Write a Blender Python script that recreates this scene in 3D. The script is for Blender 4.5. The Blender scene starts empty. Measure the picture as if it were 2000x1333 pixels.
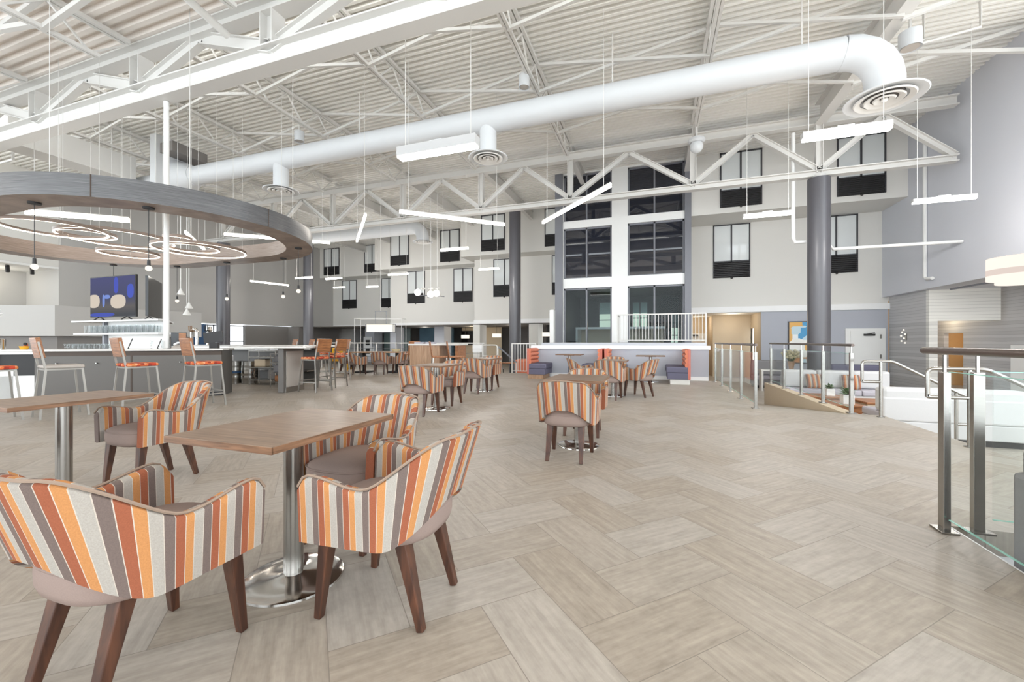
import bpy, bmesh, math, random
from mathutils import Vector, Matrix
random.seed(7)
PI = math.pi
SC = bpy.context.scene
COL = SC.collection

# ---------------------------------------------------------------- camera
cam_data = bpy.data.cameras.new('camera')
cam_data.sensor_fit = 'HORIZONTAL'; cam_data.sensor_width = 36.0; cam_data.lens = 14.526
cam_data.clip_start = 0.05; cam_data.clip_end = 300
cam = bpy.data.objects.new('camera', cam_data); COL.objects.link(cam)
cam.location = (0, 0, 1.15); cam.rotation_euler = (PI/2, 0, math.radians(19.1))
SC.camera = cam

# ---------------------------------------------------------------- sky and exposure
world = bpy.data.worlds.new('sky'); SC.world = world; world.use_nodes = True
wn = world.node_tree.nodes; wn.clear()
w_out = wn.new('ShaderNodeOutputWorld'); w_bg = wn.new('ShaderNodeBackground')
w_bg.inputs['Color'].default_value = (0.88, 0.95, 1.0, 1); w_bg.inputs['Strength'].default_value = 6.0
world.node_tree.links.new(w_bg.outputs[0], w_out.inputs[0])
sun_l = bpy.data.lights.new('sun', 'SUN'); sun_l.energy = 20; sun_l.angle = 0.01; sun_l.color = (1, .97, .92)
sun = bpy.data.objects.new('sun', sun_l); COL.objects.link(sun); sun.rotation_euler = (math.radians(30), 0, math.radians(-6))   # high sun from behind the viewer
SC.view_settings.view_transform = 'Standard'; SC.view_settings.look = 'None'
SC.view_settings.exposure = -0.42; SC.view_settings.gamma = 1.0
SC.view_settings.use_curve_mapping = False
cy = SC.cycles
cy.use_denoising = True
cy.max_bounces = 10; cy.diffuse_bounces = 5; cy.glossy_bounces = 4; cy.transmission_bounces = 6; cy.transparent_max_bounces = 12
cy.sample_clamp_indirect = 6.0
cy.caustics_reflective = False; cy.caustics_refractive = False

# ---------------------------------------------------------------- materials
def srgb(r, g, b):
    f = lambda c: (c/255/12.92) if c/255 <= 0.04045 else ((c/255+0.055)/1.055)**2.4
    return (f(r), f(g), f(b), 1)
class NT:
    def __init__(s, m): s.t = m.node_tree; s.n = s.t.nodes
    def new(s, kind, **kw):
        nd = s.n.new(kind)
        for k, v in kw.items(): setattr(nd, k, v)
        return nd
    def link(s, a, b): s.t.links.new(a, b)
    def math(s, op, a, b=None, c=None):
        nd = s.new('ShaderNodeMath', operation=op)
        for i, v in enumerate((a, b, c)):
            if v is None: continue
            if isinstance(v, (int, float)): nd.inputs[i].default_value = v
            else: s.link(v, nd.inputs[i])
        return nd.outputs[0]
def base_mat(name, color, rough=0.5, metal=0.0, spec=0.5):
    m = bpy.data.materials.new(name); m.use_nodes = True
    b = m.node_tree.nodes['Principled BSDF']
    b.inputs['Base Color'].default_value = color
    b.inputs['Roughness'].default_value = rough; b.inputs['Metallic'].default_value = metal
    b.inputs['Specular IOR Level'].default_value = spec
    return m, b, NT(m)
def noisy(name, color, rough=0.5, metal=0.0, spec=0.5, scale=(6, 6, 6), amt=0.08, bump=0.0, detail=4, bscale=None):
    """a colour broken up by stretched noise, with optional bump"""
    m, b, t = base_mat(name, color, rough, metal, spec)
    tc = t.new('ShaderNodeTexCoord'); mp = t.new('ShaderNodeMapping')
    mp.inputs['Scale'].default_value = scale; t.link(tc.outputs['Object'], mp.inputs[0])
    nz = t.new('ShaderNodeTexNoise'); nz.inputs['Detail'].default_value = detail; nz.inputs['Scale'].default_value = 1.0
    t.link(mp.outputs[0], nz.inputs['Vector'])
    mx = t.new('ShaderNodeMix', data_type='RGBA')
    mx.inputs['A'].default_value = tuple(c*(1-amt) for c in color[:3]) + (1,)
    mx.inputs['B'].default_value = tuple(min(1, c*(1+amt)) for c in color[:3]) + (1,)
    t.link(nz.outputs[0], mx.inputs['Factor']); t.link(mx.outputs['Result'], b.inputs['Base Color'])
    if bump:
        bp = t.new('ShaderNodeBump'); bp.inputs['Strength'].default_value = bump; bp.inputs['Distance'].default_value = 0.002
        if bscale:
            m2 = t.new('ShaderNodeMapping'); m2.inputs['Scale'].default_value = bscale; t.link(tc.outputs['Object'], m2.inputs[0])
            n2 = t.new('ShaderNodeTexNoise'); n2.inputs['Scale'].default_value = 1; t.link(m2.outputs[0], n2.inputs['Vector'])
            t.link(n2.outputs[0], bp.inputs['Height'])
        else: t.link(nz.outputs[0], bp.inputs['Height'])
        t.link(bp.outputs[0], b.inputs['Normal'])
    return m
def wood(name, dark, light, scale=(3, 40, 40), rough=0.45, contrast=(0.35, 0.7)):
    m, b, t = base_mat(name, light, rough)
    tc = t.new('ShaderNodeTexCoord'); mp = t.new('ShaderNodeMapping'); mp.inputs['Scale'].default_value = scale
    t.link(tc.outputs['Object'], mp.inputs[0])
    nz = t.new('ShaderNodeTexNoise'); nz.inputs['Detail'].default_value = 6; nz.inputs['Distortion'].default_value = 0.6; nz.inputs['Scale'].default_value = 1
    t.link(mp.outputs[0], nz.inputs['Vector'])
    r = t.new('ShaderNodeValToRGB'); r.color_ramp.elements[0].position = contrast[0]; r.color_ramp.elements[1].position = contrast[1]
    r.color_ramp.elements[0].color = dark; r.color_ramp.elements[1].color = light
    t.link(nz.outputs[0], r.inputs[0]); t.link(r.outputs[0], b.inputs['Base Color'])
    return m
def emit(name, color, strength):
    m = bpy.data.materials.new(name); m.use_nodes = True; t = NT(m); t.n.clear()
    e = t.new('ShaderNodeEmission'); e.inputs[0].default_value = color; e.inputs[1].default_value = strength
    o = t.new('ShaderNodeOutputMaterial'); t.link(e.outputs[0], o.inputs[0]); return m
def thin_glass(name, tint=(0.97, 0.987, 0.982, 1), refl=1.0):
    m = bpy.data.materials.new(name); m.use_nodes = True; t = NT(m); t.n.clear()
    tr = t.new('ShaderNodeBsdfTransparent'); tr.inputs[0].default_value = tint
    gl = t.new('ShaderNodeBsdfGlossy'); gl.inputs['Roughness'].default_value = 0.02
    lw = t.new('ShaderNodeLayerWeight'); lw.inputs[0].default_value = 0.5
    fr = t.math('ADD', .022, t.math('MULTIPLY', t.math('POWER', lw.outputs['Facing'], 4.0), .45))
    mx = t.new('ShaderNodeMixShader'); o = t.new('ShaderNodeOutputMaterial')
    t.link(t.math('MULTIPLY', fr, refl), mx.inputs[0])
    t.link(tr.outputs[0], mx.inputs[1]); t.link(gl.outputs[0], mx.inputs[2]); t.link(mx.outputs[0], o.inputs[0])
    return m
def tile_mat(name, dark, light, tile=0.303, s0=0.055, t0=0.156):
    """porcelain planks, two by one, laid herringbone at 45 degrees"""
    m, b, t = base_mat(name, light, 0.42, 0, 0.4)
    tc = t.new('ShaderNodeTexCoord'); sp = t.new('ShaderNodeSeparateXYZ'); t.link(tc.outputs['Object'], sp.inputs[0])
    k = 1/math.sqrt(2)/tile
    s = t.math('SUBTRACT', t.math('MULTIPLY', t.math('ADD', sp.outputs[0], sp.outputs[1]), k), s0/tile - 400)
    q = t.math('SUBTRACT', t.math('MULTIPLY', t.math('SUBTRACT', sp.outputs[1], sp.outputs[0]), k), t0/tile - 400)
    i = t.math('FLOOR', s); j = t.math('FLOOR', q)
    u = t.math('FRACT', s); v = t.math('FRACT', q)
    kk = t.math('MODULO', t.math('ADD', t.math('SUBTRACT', i, j), 4000), 4)
    ver = t.math('GREATER_THAN', kk, 1.5)           # 1 where the plank runs along q
    k1 = t.math('COMPARE', kk, 1.0, 0.25); k2 = t.math('COMPARE', kk, 2.0, 0.25)
    bi = t.math('SUBTRACT', i, k1); bj = t.math('SUBTRACT', j, k2)
    cv = t.new('ShaderNodeCombineXYZ'); t.link(bi, cv.inputs[0]); t.link(bj, cv.inputs[1]); t.link(ver, cv.inputs[2])
    wnz = t.new('ShaderNodeTexWhiteNoise', noise_dimensions='3D'); t.link(cv.outputs[0], wnz.inputs['Vector'])
    # along / across inside the plank
    al = t.math('ADD', t.math('MULTIPLY', ver, t.math('ADD', v, k2)), t.math('MULTIPLY', t.math('SUBTRACT', 1, ver), t.math('ADD', u, k1)))
    ac = t.math('ADD', t.math('MULTIPLY', ver, u), t.math('MULTIPLY', t.math('SUBTRACT', 1, ver), v))
    ea = t.math('MINIMUM', al, t.math('SUBTRACT', 2, al)); ec = t.math('MINIMUM', ac, t.math('SUBTRACT', 1, ac))
    edge = t.math('MINIMUM', ea, ec)
    grout = t.math('LESS_THAN', edge, 0.006)
    # streaks along the plank
    c2 = t.new('ShaderNodeCombineXYZ')
    t.link(t.math('MULTIPLY', al, 1.3), c2.inputs[0]); t.link(t.math('MULTIPLY', ac, 11.0), c2.inputs[1])
    t.link(t.math('MULTIPLY', wnz.outputs['Value'], 90), c2.inputs[2])
    n1 = t.new('ShaderNodeTexNoise'); n1.inputs['Scale'].default_value = 1.0; n1.inputs['Detail'].default_value = 5; n1.inputs['Roughness'].default_value = 0.6
    t.link(c2.outputs[0], n1.inputs['Vector'])
    n2 = t.new('ShaderNodeTexNoise'); n2.inputs['Scale'].default_value = 26.0; n2.inputs['Detail'].default_value = 8; t.link(tc.outputs['Object'], n2.inputs['Vector'])
    f = t.math('ADD', t.math('ADD', t.math('MULTIPLY', n1.outputs[0], 1.3), t.math('MULTIPLY', wnz.outputs['Value'], 0.3)), t.math('MULTIPLY', n2.outputs[0], 0.5))
    f = t.math('SUBTRACT', f, 0.55)
    mx = t.new('ShaderNodeMix', data_type='RGBA'); mx.inputs['A'].default_value = dark; mx.inputs['B'].default_value = light
    t.link(f, mx.inputs['Factor'])
    # warm or cool cast per plank
    mc = t.new('ShaderNodeMix', data_type='RGBA', blend_type='MULTIPLY'); mc.inputs['Factor'].default_value = 1
    rp = t.new('ShaderNodeMix', data_type='RGBA'); rp.inputs['A'].default_value = (1.0, 0.97, 0.92, 1); rp.inputs['B'].default_value = (0.97, 0.985, 1.0, 1)
    t.link(wnz.outputs['Value'], rp.inputs['Factor'])
    t.link(mx.outputs['Result'], mc.inputs['A']); t.link(rp.outputs['Result'], mc.inputs['B'])
    mg = t.new('ShaderNodeMix', data_type='RGBA'); mg.inputs['B'].default_value = tuple(c*0.9 for c in dark[:3])+(1,)
    t.link(grout, mg.inputs['Factor']); t.link(mc.outputs['Result'], mg.inputs['A'])
    t.link(mg.outputs['Result'], b.inputs['Base Color'])
    return m
def stripe_mat(name):
    """woven upholstery: cream, taupe, rust and orange bands along the piece, pale line between (u = arc length in m)"""
    m, b, t = base_mat(name, (0.7, 0.6, 0.5, 1), 0.85, 0, 0.2)
    uv = t.new('ShaderNodeUVMap'); sp = t.new('ShaderNodeSeparateXYZ'); t.link(uv.outputs[0], sp.inputs[0])
    fr = t.math('FRACT', t.math('DIVIDE', t.math('ADD', sp.outputs[0], 40*0.112), 0.112))
    r = t.new('ShaderNodeValToRGB'); cr = r.color_ramp; cr.interpolation = 'CONSTANT'
    cream, line = srgb(180, 173, 164), srgb(208, 196, 182)
    taupe, rust, orange = srgb(122, 107, 101), srgb(162, 96, 70), srgb(202, 142, 90)
    st = [(0, cream), (.245, line), (.265, taupe), (.495, line), (.515, rust), (.745, line), (.765, orange), (.98, line)]
    cr.elements[0].position = 0; cr.elements[0].color = st[0][1]
    cr.elements[1].position = st[1][0]; cr.elements[1].color = st[1][1]
    for p, c in st[2:]:
        e = cr.elements.new(p); e.color = c
    t.link(fr, r.inputs[0])
    tc = t.new('ShaderNodeTexCoord')
    nz = t.new('ShaderNodeTexNoise'); nz.inputs['Scale'].default_value = 260; t.link(tc.outputs['Object'], nz.inputs['Vector'])
    mx = t.new('ShaderNodeMix', data_type='RGBA', blend_type='MULTIPLY'); mx.inputs['Factor'].default_value = 0.35
    t.link(r.outputs[0], mx.inputs['A']); t.link(nz.outputs[0], mx.inputs['B'])
    t.link(mx.outputs['Result'], b.inputs['Base Color'])
    bp = t.new('ShaderNodeBump'); bp.inputs['Strength'].default_value = 0.25; bp.inputs['Distance'].default_value = 0.001
    t.link(nz.outputs[0], bp.inputs['Height']); t.link(bp.outputs[0], b.inputs['Normal'])
    return m
def slat_mat(name, color, pitch=0.1):
    """wall boarding in wavy horizontal boards"""
    m, b, t = base_mat(name, color, 0.6)
    tc = t.new('ShaderNodeTexCoord'); sp = t.new('ShaderNodeSeparateXYZ'); t.link(tc.outputs['Object'], sp.inputs[0])
    nz = t.new('ShaderNodeTexNoise'); nz.inputs['Scale'].default_value = 0.8; t.link(tc.outputs['Object'], nz.inputs['Vector'])
    z = t.math('ADD', sp.outputs[2], t.math('MULTIPLY', nz.outputs[0], 0.05))
    f = t.math('FRACT', t.math('DIVIDE', t.math('ADD', z, 5), pitch))
    cv = t.new('ShaderNodeCombineXYZ'); t.link(t.math('FLOOR', t.math('DIVIDE', t.math('ADD', z, 5), pitch)), cv.inputs[0])
    wz = t.new('ShaderNodeTexWhiteNoise'); t.link(cv.outputs[0], wz.inputs['Vector'])
    v = t.math('ADD', 0.84, t.math('MULTIPLY', wz.outputs['Value'], 0.2))
    v = t.math('MULTIPLY', v, t.math('SUBTRACT', 1, t.math('MULTIPLY', t.math('LESS_THAN', f, 0.12), 0.25)))
    mx = t.new('ShaderNodeMix', data_type='RGBA', blend_type='MULTIPLY'); mx.inputs['Factor'].default_value = 1
    mx.inputs['A'].default_value = color; cc = t.new('ShaderNodeCombineColor')
    for k in range(3): t.link(v, cc.inputs[k])
    t.link(cc.outputs[0], mx.inputs['B']); t.link(mx.outputs['Result'], b.inputs['Base Color'])
    bp = t.new('ShaderNodeBump'); bp.inputs['Strength'].default_value = 0.5; bp.inputs['Distance'].default_value = 0.01
    t.link(f, bp.inputs['Height']); t.link(bp.outputs[0], b.inputs['Normal'])
    return m
def blotch(name, cols, scale=18, rough=0.8):
    """printed cloth in patches of several colours"""
    m, b, t = base_mat(name, cols[0], rough, 0, 0.2)
    tc = t.new('ShaderNodeTexCoord'); vo = t.new('ShaderNodeTexVoronoi'); vo.inputs['Scale'].default_value = scale
    t.link(tc.outputs['Object'], vo.inputs['Vector'])
    r = t.new('ShaderNodeValToRGB'); r.color_ramp.interpolation = 'CONSTANT'
    r.color_ramp.elements[0].color = cols[0]; r.color_ramp.elements[1].color = cols[1]; r.color_ramp.elements[1].position = 1/len(cols)
    for k, c in enumerate(cols[2:], 2):
        e = r.color_ramp.elements.new(k/len(cols)); e.color = c
    sp = t.new('ShaderNodeSeparateColor'); t.link(vo.outputs['Color'], sp.inputs[0])
    t.link(sp.outputs[0], r.inputs[0]); t.link(r.outputs[0], b.inputs['Base Color'])
    return m

M = {}
M['tile'] = tile_mat('porcelain_plank_tile', srgb(136, 127, 117), srgb(184, 175, 164))
M['wall'] = noisy('warm_white_wall_paint', srgb(222, 220, 215), 0.75, amt=0.02, scale=(.5, .5, .5))
M['wall_gray'] = noisy('pale_gray_wall_paint', srgb(206, 208, 215), 0.75, amt=0.02, scale=(.5, .5, .5))
M['wall_left'] = noisy('mid_gray_wall_paint', srgb(186, 184, 181), 0.75, amt=0.02, scale=(.5, .5, .5))
M['wall_blue'] = noisy('blue_gray_wall_paint', srgb(178, 181, 190), 0.75, amt=0.02, scale=(.5, .5, .5))
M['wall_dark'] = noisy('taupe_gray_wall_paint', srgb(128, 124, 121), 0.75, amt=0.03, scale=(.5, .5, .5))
M['wall_tan'] = noisy('tan_wall_paint', srgb(204, 188, 164), 0.7, amt=0.04, scale=(.6, .6, .6))
M['white'] = noisy('satin_white_paint', srgb(236, 236, 234), 0.45, amt=0.015)
M['trim'] = noisy('white_trim_paint', srgb(240, 240, 240), 0.4, amt=0.01)
M['steel'] = noisy('off_white_painted_steel', srgb(212, 210, 206), 0.5, amt=0.03, scale=(1, 1, 1))
M['deck'] = noisy('cream_painted_metal_deck', srgb(240, 238, 233), 0.55, amt=0.02, scale=(.25, 3, 3))
M['deck_near'] = noisy('weathered_painted_metal_deck', srgb(240, 233, 226), 0.55, amt=0.1, scale=(.5, 5, 5))
M['duct'] = noisy('white_painted_spiral_duct', srgb(206, 208, 210), 0.5, amt=0.015, scale=(1, 1, 1))
M['column'] = noisy('charcoal_painted_column', srgb(88, 87, 92), 0.32, amt=0.05, scale=(2, 2, .4), spec=0.6)
M['dark_steel'] = noisy('dark_gray_steel_post', srgb(120, 121, 128), 0.4, amt=0.04)
M['chrome'] = noisy('brushed_stainless', srgb(160, 157, 152), 0.26, 1.0, amt=0.06, scale=(3, 3, 160), bump=0.03)
M['stool_steel'] = noisy('gray_satin_steel', srgb(150, 146, 140), 0.42, 1.0, amt=0.05)
M['chrome_plate'] = noisy('polished_stainless', srgb(205, 202, 198), 0.12, 1.0, amt=0.04, scale=(8, 8, 8))
M['frame'] = noisy('dark_bronze_window_frame', srgb(62, 62, 66), 0.45, amt=0.05)
M['grille'] = noisy('black_louver', srgb(44, 43, 44), 0.5, amt=0.06)
M['pane_light'] = noisy('pane_with_white_blind', srgb(226, 230, 230), 0.08, amt=0.03, scale=(.3, .3, 2), spec=0.8)
M['pane_dark'] = noisy('dark_tinted_pane', srgb(30, 33, 44), 0.03, amt=0.2, scale=(.5, .5, .5), spec=1.0)
M['glass'] = thin_glass('clear_railing_glass')
M['glass_green'] = noisy('green_glass_edge', srgb(150, 205, 190), 0.15, amt=0.05)
M['window_glass'] = thin_glass('clear_window_glass', (0.8, 0.85, 0.86, 1), .5)
M['glassware'] = thin_glass('drinking_glass', (0.92, 0.93, 0.93, 1), 1.4)
M['stripe'] = stripe_mat('striped_upholstery')
M['taupe'] = noisy('taupe_woven_upholstery', srgb(146, 128, 120), 0.9, amt=0.12, scale=(300, 300, 300), bump=0.3, spec=0.2)
M['piping'] = noisy('taupe_piping', srgb(146, 126, 110), 0.8, amt=0.05)
M['walnut'] = wood('dark_walnut_leg', srgb(58, 34, 24), srgb(94, 58, 40), (30, 30, 4), 0.38)
M['laminate'] = wood('walnut_laminate_top', srgb(108, 86, 68), srgb(142, 117, 96), (4, 60, 60), 0.36)
M['lam_edge'] = wood('walnut_edge_band', srgb(96, 68, 48), srgb(138, 102, 76), (6, 6, 120), 0.45)
M['oak'] = wood('warm_oak_panel', srgb(150, 116, 88), srgb(182, 148, 118), (50, 50, 3), 0.45)
M['brown_wood'] = wood('reddish_brown_wood', srgb(130, 84, 54), srgb(176, 120, 78), (5, 40, 40), 0.4)
M['ring_wood'] = wood('brown_gray_wood_veneer', srgb(134, 117, 106), srgb(168, 150, 138), (2.5, 2.5, 90), 0.4)
M['ring_metal'] = wood('gray_brushed_band', srgb(74, 74, 76), srgb(108, 108, 110), (2, 2, 120), 0.3)
M['orange_vinyl'] = noisy('orange_vinyl', srgb(204, 116, 84), 0.5, amt=0.06, scale=(10, 10, 10))
M['orange_back'] = noisy('salmon_vinyl', srgb(192, 108, 92), 0.5, amt=0.05, scale=(10, 10, 10))
M['indigo'] = noisy('blue_gray_upholstery', srgb(104, 102, 120), 0.85, amt=0.1, scale=(120, 120, 120), spec=0.2)
M['floral'] = blotch('orange_floral_seat_cloth', [srgb(214, 110, 66), srgb(186, 70, 52), srgb(226, 160, 120), srgb(150, 60, 48), srgb(210, 130, 80)], 22)
M['gray_seat'] = noisy('gray_vinyl', srgb(176, 168, 160), 0.6, amt=0.05)
M['rail_cap'] = noisy('bronze_gray_handrail', srgb(104, 92, 86), 0.3, 0.6, amt=0.05)
M['quartz'] = noisy('pale_quartz_top', srgb(214, 211, 206), 0.25, amt=0.03, scale=(30, 30, 30))
M['bar_front'] = noisy('dark_gray_bar_front', srgb(96, 92, 88), 0.4, amt=0.06, scale=(2, 2, 2))
M['bar_brown'] = noisy('dark_brown_strip', srgb(70, 56, 46), 0.5, amt=0.06)
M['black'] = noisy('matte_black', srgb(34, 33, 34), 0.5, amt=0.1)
M['black_gloss'] = noisy('gloss_black', srgb(18, 18, 20), 0.1, amt=0.1)
M['linen'] = noisy('white_linen_upholstery', srgb(198, 197, 197), 0.85, amt=0.05, scale=(60, 60, 60), spec=0.2)
M['gray_cloth'] = noisy('gray_upholstery', srgb(142, 140, 142), 0.9, amt=0.1, scale=(150, 150, 150), spec=0.2)
M['lilac'] = noisy('lilac_gray_upholstery', srgb(178, 174, 182), 0.9, amt=0.06, scale=(100, 100, 100), spec=0.2)
M['tan_curb'] = noisy('tan_tile_curb', srgb(202, 184, 158), 0.5, amt=0.06, scale=(3, 3, 3))
M['led'] = emit('warm_white_led', (1.0, 0.93, 0.83, 1), 22)
M['fixture'] = noisy('white_lamp_housing', srgb(186, 186, 186), 0.5, amt=0.02)
M['led_ring'] = emit('ring_led', (1.0, 0.9, 0.76, 1), 6)
M['led_cool'] = emit('white_led', (1.0, 0.97, 0.93, 1), 20)
M['bulb'] = emit('frosted_globe_bulb', (1.0, 0.93, 0.82, 1), 1.6)
M['globe'] = emit('bright_globe', (1.0, 0.95, 0.88, 1), 6)
M['shade'] = emit('lit_shade_and_door_glow', (1.0, 0.9, 0.8, 1), 1.5)
M['shade_band'] = emit('lit_pink_shade_band', (0.94, 0.8, 0.72, 1), 1.15)
M['lantern'] = emit('lit_lantern_panel', (1.0, 0.94, 0.82, 1), 1.6)
M['day'] = emit('daylight_outside', (0.92, 0.97, 1.0, 1), 4)
M['day_green'] = emit('daylit_garden_outside', (0.66, 0.8, 0.66, 1), 1.3)
M['screen'] = None
M['leaf'] = noisy('green_leaf', srgb(74, 112, 62), 0.5, amt=0.3, scale=(20, 20, 20))
M['leaf_pale'] = noisy('pale_dried_flower', srgb(214, 205, 170), 0.8, amt=0.2, scale=(40, 40, 40))
M['terracotta'] = noisy('tan_ceramic', srgb(176, 138, 104), 0.5, amt=0.08)
M['blue'] = noisy('deep_blue_panel', srgb(48, 82, 122), 0.5, amt=0.08)
M['slat_white'] = slat_mat('white_wavy_boards', srgb(232, 231, 226), 0.11)
M['slat_gray'] = slat_mat('pale_gray_wavy_boards', srgb(196, 195, 196), 0.11)
M['amber'] = noisy('amber_plaster', srgb(192, 150, 96), 0.6, amt=0.06)
M['yellow'] = noisy('mustard_upholstery', srgb(226, 168, 40), 0.7, amt=0.06)

# ---------------------------------------------------------------- mesh helpers
class MB:
    def __init__(s): s.v = []; s.f = []; s.uv = {}
    def add(s, vs, fs, uvs=None):
        n = len(s.v); s.v += [tuple(v) for v in vs]
        for k, f in enumerate(fs):
            if uvs is not None: s.uv[len(s.f)] = uvs[k]
            s.f.append(tuple(n+i for i in f))
        return s
    def box(s, x0, x1, y0, y1, z0, z1):
        v = [(x0,y0,z0),(x1,y0,z0),(x1,y1,z0),(x0,y1,z0),(x0,y0,z1),(x1,y0,z1),(x1,y1,z1),(x0,y1,z1)]
        return s.add(v, [(0,3,2,1),(4,5,6,7),(0,1,5,4),(1,2,6,5),(2,3,7,6),(3,0,4,7)])
    def obox(s, c, size, rz=0, rx=0, ry=0):
        R = Matrix.Rotation(rz, 3, 'Z') @ Matrix.Rotation(ry, 3, 'Y') @ Matrix.Rotation(rx, 3, 'X')
        hx, hy, hz = (a/2 for a in size); c = Vector(c)
        v = [c + R @ Vector((sx*hx, sy*hy, sz*hz)) for sz in (-1, 1) for sx, sy in ((-1,-1),(1,-1),(1,1),(-1,1))]
        return s.add(v, [(0,3,2,1),(4,5,6,7),(0,1,5,4),(1,2,6,5),(2,3,7,6),(3,0,4,7)])
    @staticmethod
    def frame(p, q, up=(0, 0, 1)):
        d = (Vector(q)-Vector(p)).normalized(); u = Vector(up)
        if abs(d.dot(u)) > 0.98: u = Vector((0, 1, 0))
        a = d.cross(u).normalized(); return d, a, a.cross(d).normalized()
    def bar(s, p, q, w, h, w2=None, h2=None, up=(0, 0, 1)):
        """rectangular bar from p to q, w sideways, h along up, tapering to w2 h2"""
        w2 = w if w2 is None else w2; h2 = h if h2 is None else h2
        d, a, b = s.frame(p, q, up); v = []
        for c, ww, hh in ((Vector(p), w, h), (Vector(q), w2, h2)):
            v += [c - a*ww/2 - b*hh/2, c + a*ww/2 - b*hh/2, c + a*ww/2 + b*hh/2, c - a*ww/2 + b*hh/2]
        return s.add(v, [(0,1,2,3),(7,6,5,4),(0,4,5,1),(1,5,6,2),(2,6,7,3),(3,7,4,0)])
    def ibeam(s, p, q, w, h, tf=0.03, tw=0.025, up=(0, 0, 1)):
        d, a, b = s.frame(p, q, up); p = Vector(p); q = Vector(q)
        s.bar(p + b*(h/2-tf/2), q + b*(h/2-tf/2), w, tf, up=up); s.bar(p - b*(h/2-tf/2), q - b*(h/2-tf/2), w, tf, up=up)
        return s.bar(p, q, tw, h-2*tf, up=up)
    def tube(s, pts, r, n=8, closed=False, rs=None, caps=True):
        pts = [Vector(p) for p in pts]; m = len(pts); rings = []; prev = None
        for i, p in enumerate(pts):
            if closed: d = (pts[(i+1) % m]-pts[i-1])
            else: d = pts[min(i+1, m-1)]-pts[max(i-1, 0)]
            d.normalize()
            if prev is None:
                a = d.cross(Vector((0, 0, 1)))
                if a.length < 1e-3: a = d.cross(Vector((0, 1, 0)))
            else: a = prev - d*prev.dot(d)
            a.normalize(); prev = a; b = d.cross(a); rr = rs[i] if rs else r
            rings.append([p + a*math.cos(2*PI*k/n)*rr + b*math.sin(2*PI*k/n)*rr for k in range(n)])
        v = [x for rg in rings for x in rg]; f = []
        for i in range(m if closed else m-1):
            o, o2 = i*n, ((i+1) % m)*n
            for k in range(n): f.append((o+k, o+(k+1) % n, o2+(k+1) % n, o2+k))
        if caps and not closed: f += [tuple(range(n-1, -1, -1)), tuple((m-1)*n+k for k in range(n))]
        return s.add(v, f)
    def lathe(s, prof, n=24, c=(0, 0, 0), sx=1, sy=1):
        """profile of (r, z) turned about z"""
        v = []; f = []; idx = []
        for r, z in prof:
            if r < 1e-6: idx.append([len(v)]); v.append((c[0], c[1], c[2]+z))
            else:
                idx.append(list(range(len(v), len(v)+n)))
                v += [(c[0]+r*sx*math.cos(2*PI*k/n), c[1]+r*sy*math.sin(2*PI*k/n), c[2]+z) for k in range(n)]
        for A, B in zip(idx, idx[1:]):
            for k in range(n):
                k2 = (k+1) % n
                if len(A) == 1 and len(B) == 1: continue
                if len(A) == 1: f.append((A[0], B[k2], B[k]))
                elif len(B) == 1: f.append((A[k], A[k2], B[0]))
                else: f.append((A[k], A[k2], B[k2], B[k]))
        return s.add(v, f)
    def cyl(s, c, r, h, n=24): return s.lathe([(0, 0), (r, 0), (r, h), (0, h)], n, c)
    def ball(s, c, r, n=16, m=10, sz=1.0):
        return s.lathe([(r*math.sin(PI*i/m), -r*sz*math.cos(PI*i/m)) for i in range(m+1)], n, c)
    def prism(s, poly, z0, z1):
        n = len(poly); v = [(x, y, z0) for x, y in poly] + [(x, y, z1) for x, y in poly]
        f = [tuple(range(n-1, -1, -1)), tuple(range(n, 2*n))] + [(i, (i+1) % n, n+(i+1) % n, n+i) for i in range(n)]
        return s.add(v, f)
    def extrude(s, poly, axis, a, b):
        """2-D outline (u, z) pushed along 'x' or 'y' from a to b"""
        n = len(poly); P3 = (lambda u, z, t: (t, u, z)) if axis == 'x' else (lambda u, z, t: (u, t, z))
        v = [P3(u, z, a) for u, z in poly] + [P3(u, z, b) for u, z in poly]
        f = [tuple(range(n-1, -1, -1)), tuple(range(n, 2*n))] + [(i, (i+1) % n, n+(i+1) % n, n+i) for i in range(n)]
        return s.add(v, f)
    def mesh(s, name, mat, smooth=40):
        me = bpy.data.meshes.new(name); me.from_pydata(s.v, [], s.f)
        if s.uv:
            ul = me.uv_layers.new(name='UVMap')
            for p in me.polygons:
                if p.index in s.uv:
                    for li, c in zip(p.loop_indices, s.uv[p.index]): ul.data[li].uv = c
        if mat is not None: me.materials.append(M[mat] if isinstance(mat, str) else mat)
        bm = bmesh.new(); bm.from_mesh(me)
        if not s.uv: bmesh.ops.recalc_face_normals(bm, faces=bm.faces)
        bm.to_mesh(me); bm.free()
        if smooth:
            me.shade_smooth(); me.set_sharp_from_angle(angle=math.radians(smooth))
        me.update(); return me
    def build(s, name, mat, parent=None, smooth=40, bevel=0):
        o = bpy.data.objects.new(name, s.mesh(name, mat, smooth)); COL.objects.link(o)
        if parent is not None: o.parent = parent
        if bevel:
            b = o.modifiers.new('bevel', 'BEVEL'); b.width = bevel; b.segments = 2; b.limit_method = 'ANGLE'
        return o
def tag(o, label=None, cat=None, group=None, kind=None):
    if label: o['label'] = label
    if cat: o['category'] = cat
    if group: o['group'] = group
    if kind: o['kind'] = kind
    return o
def thing(name, label, cat, loc=(0, 0, 0), rz=0, group=None):
    o = bpy.data.objects.new(name, None); COL.objects.link(o)
    o.location = loc; o.rotation_euler = (0, 0, rz); o.empty_display_size = 0.1
    return tag(o, label, cat, group)
def struct(name, mb, mat, parent=None, smooth=40):
    o = mb.build(name, mat, parent, smooth)
    if parent is None: o['kind'] = 'structure'
    return o
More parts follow.
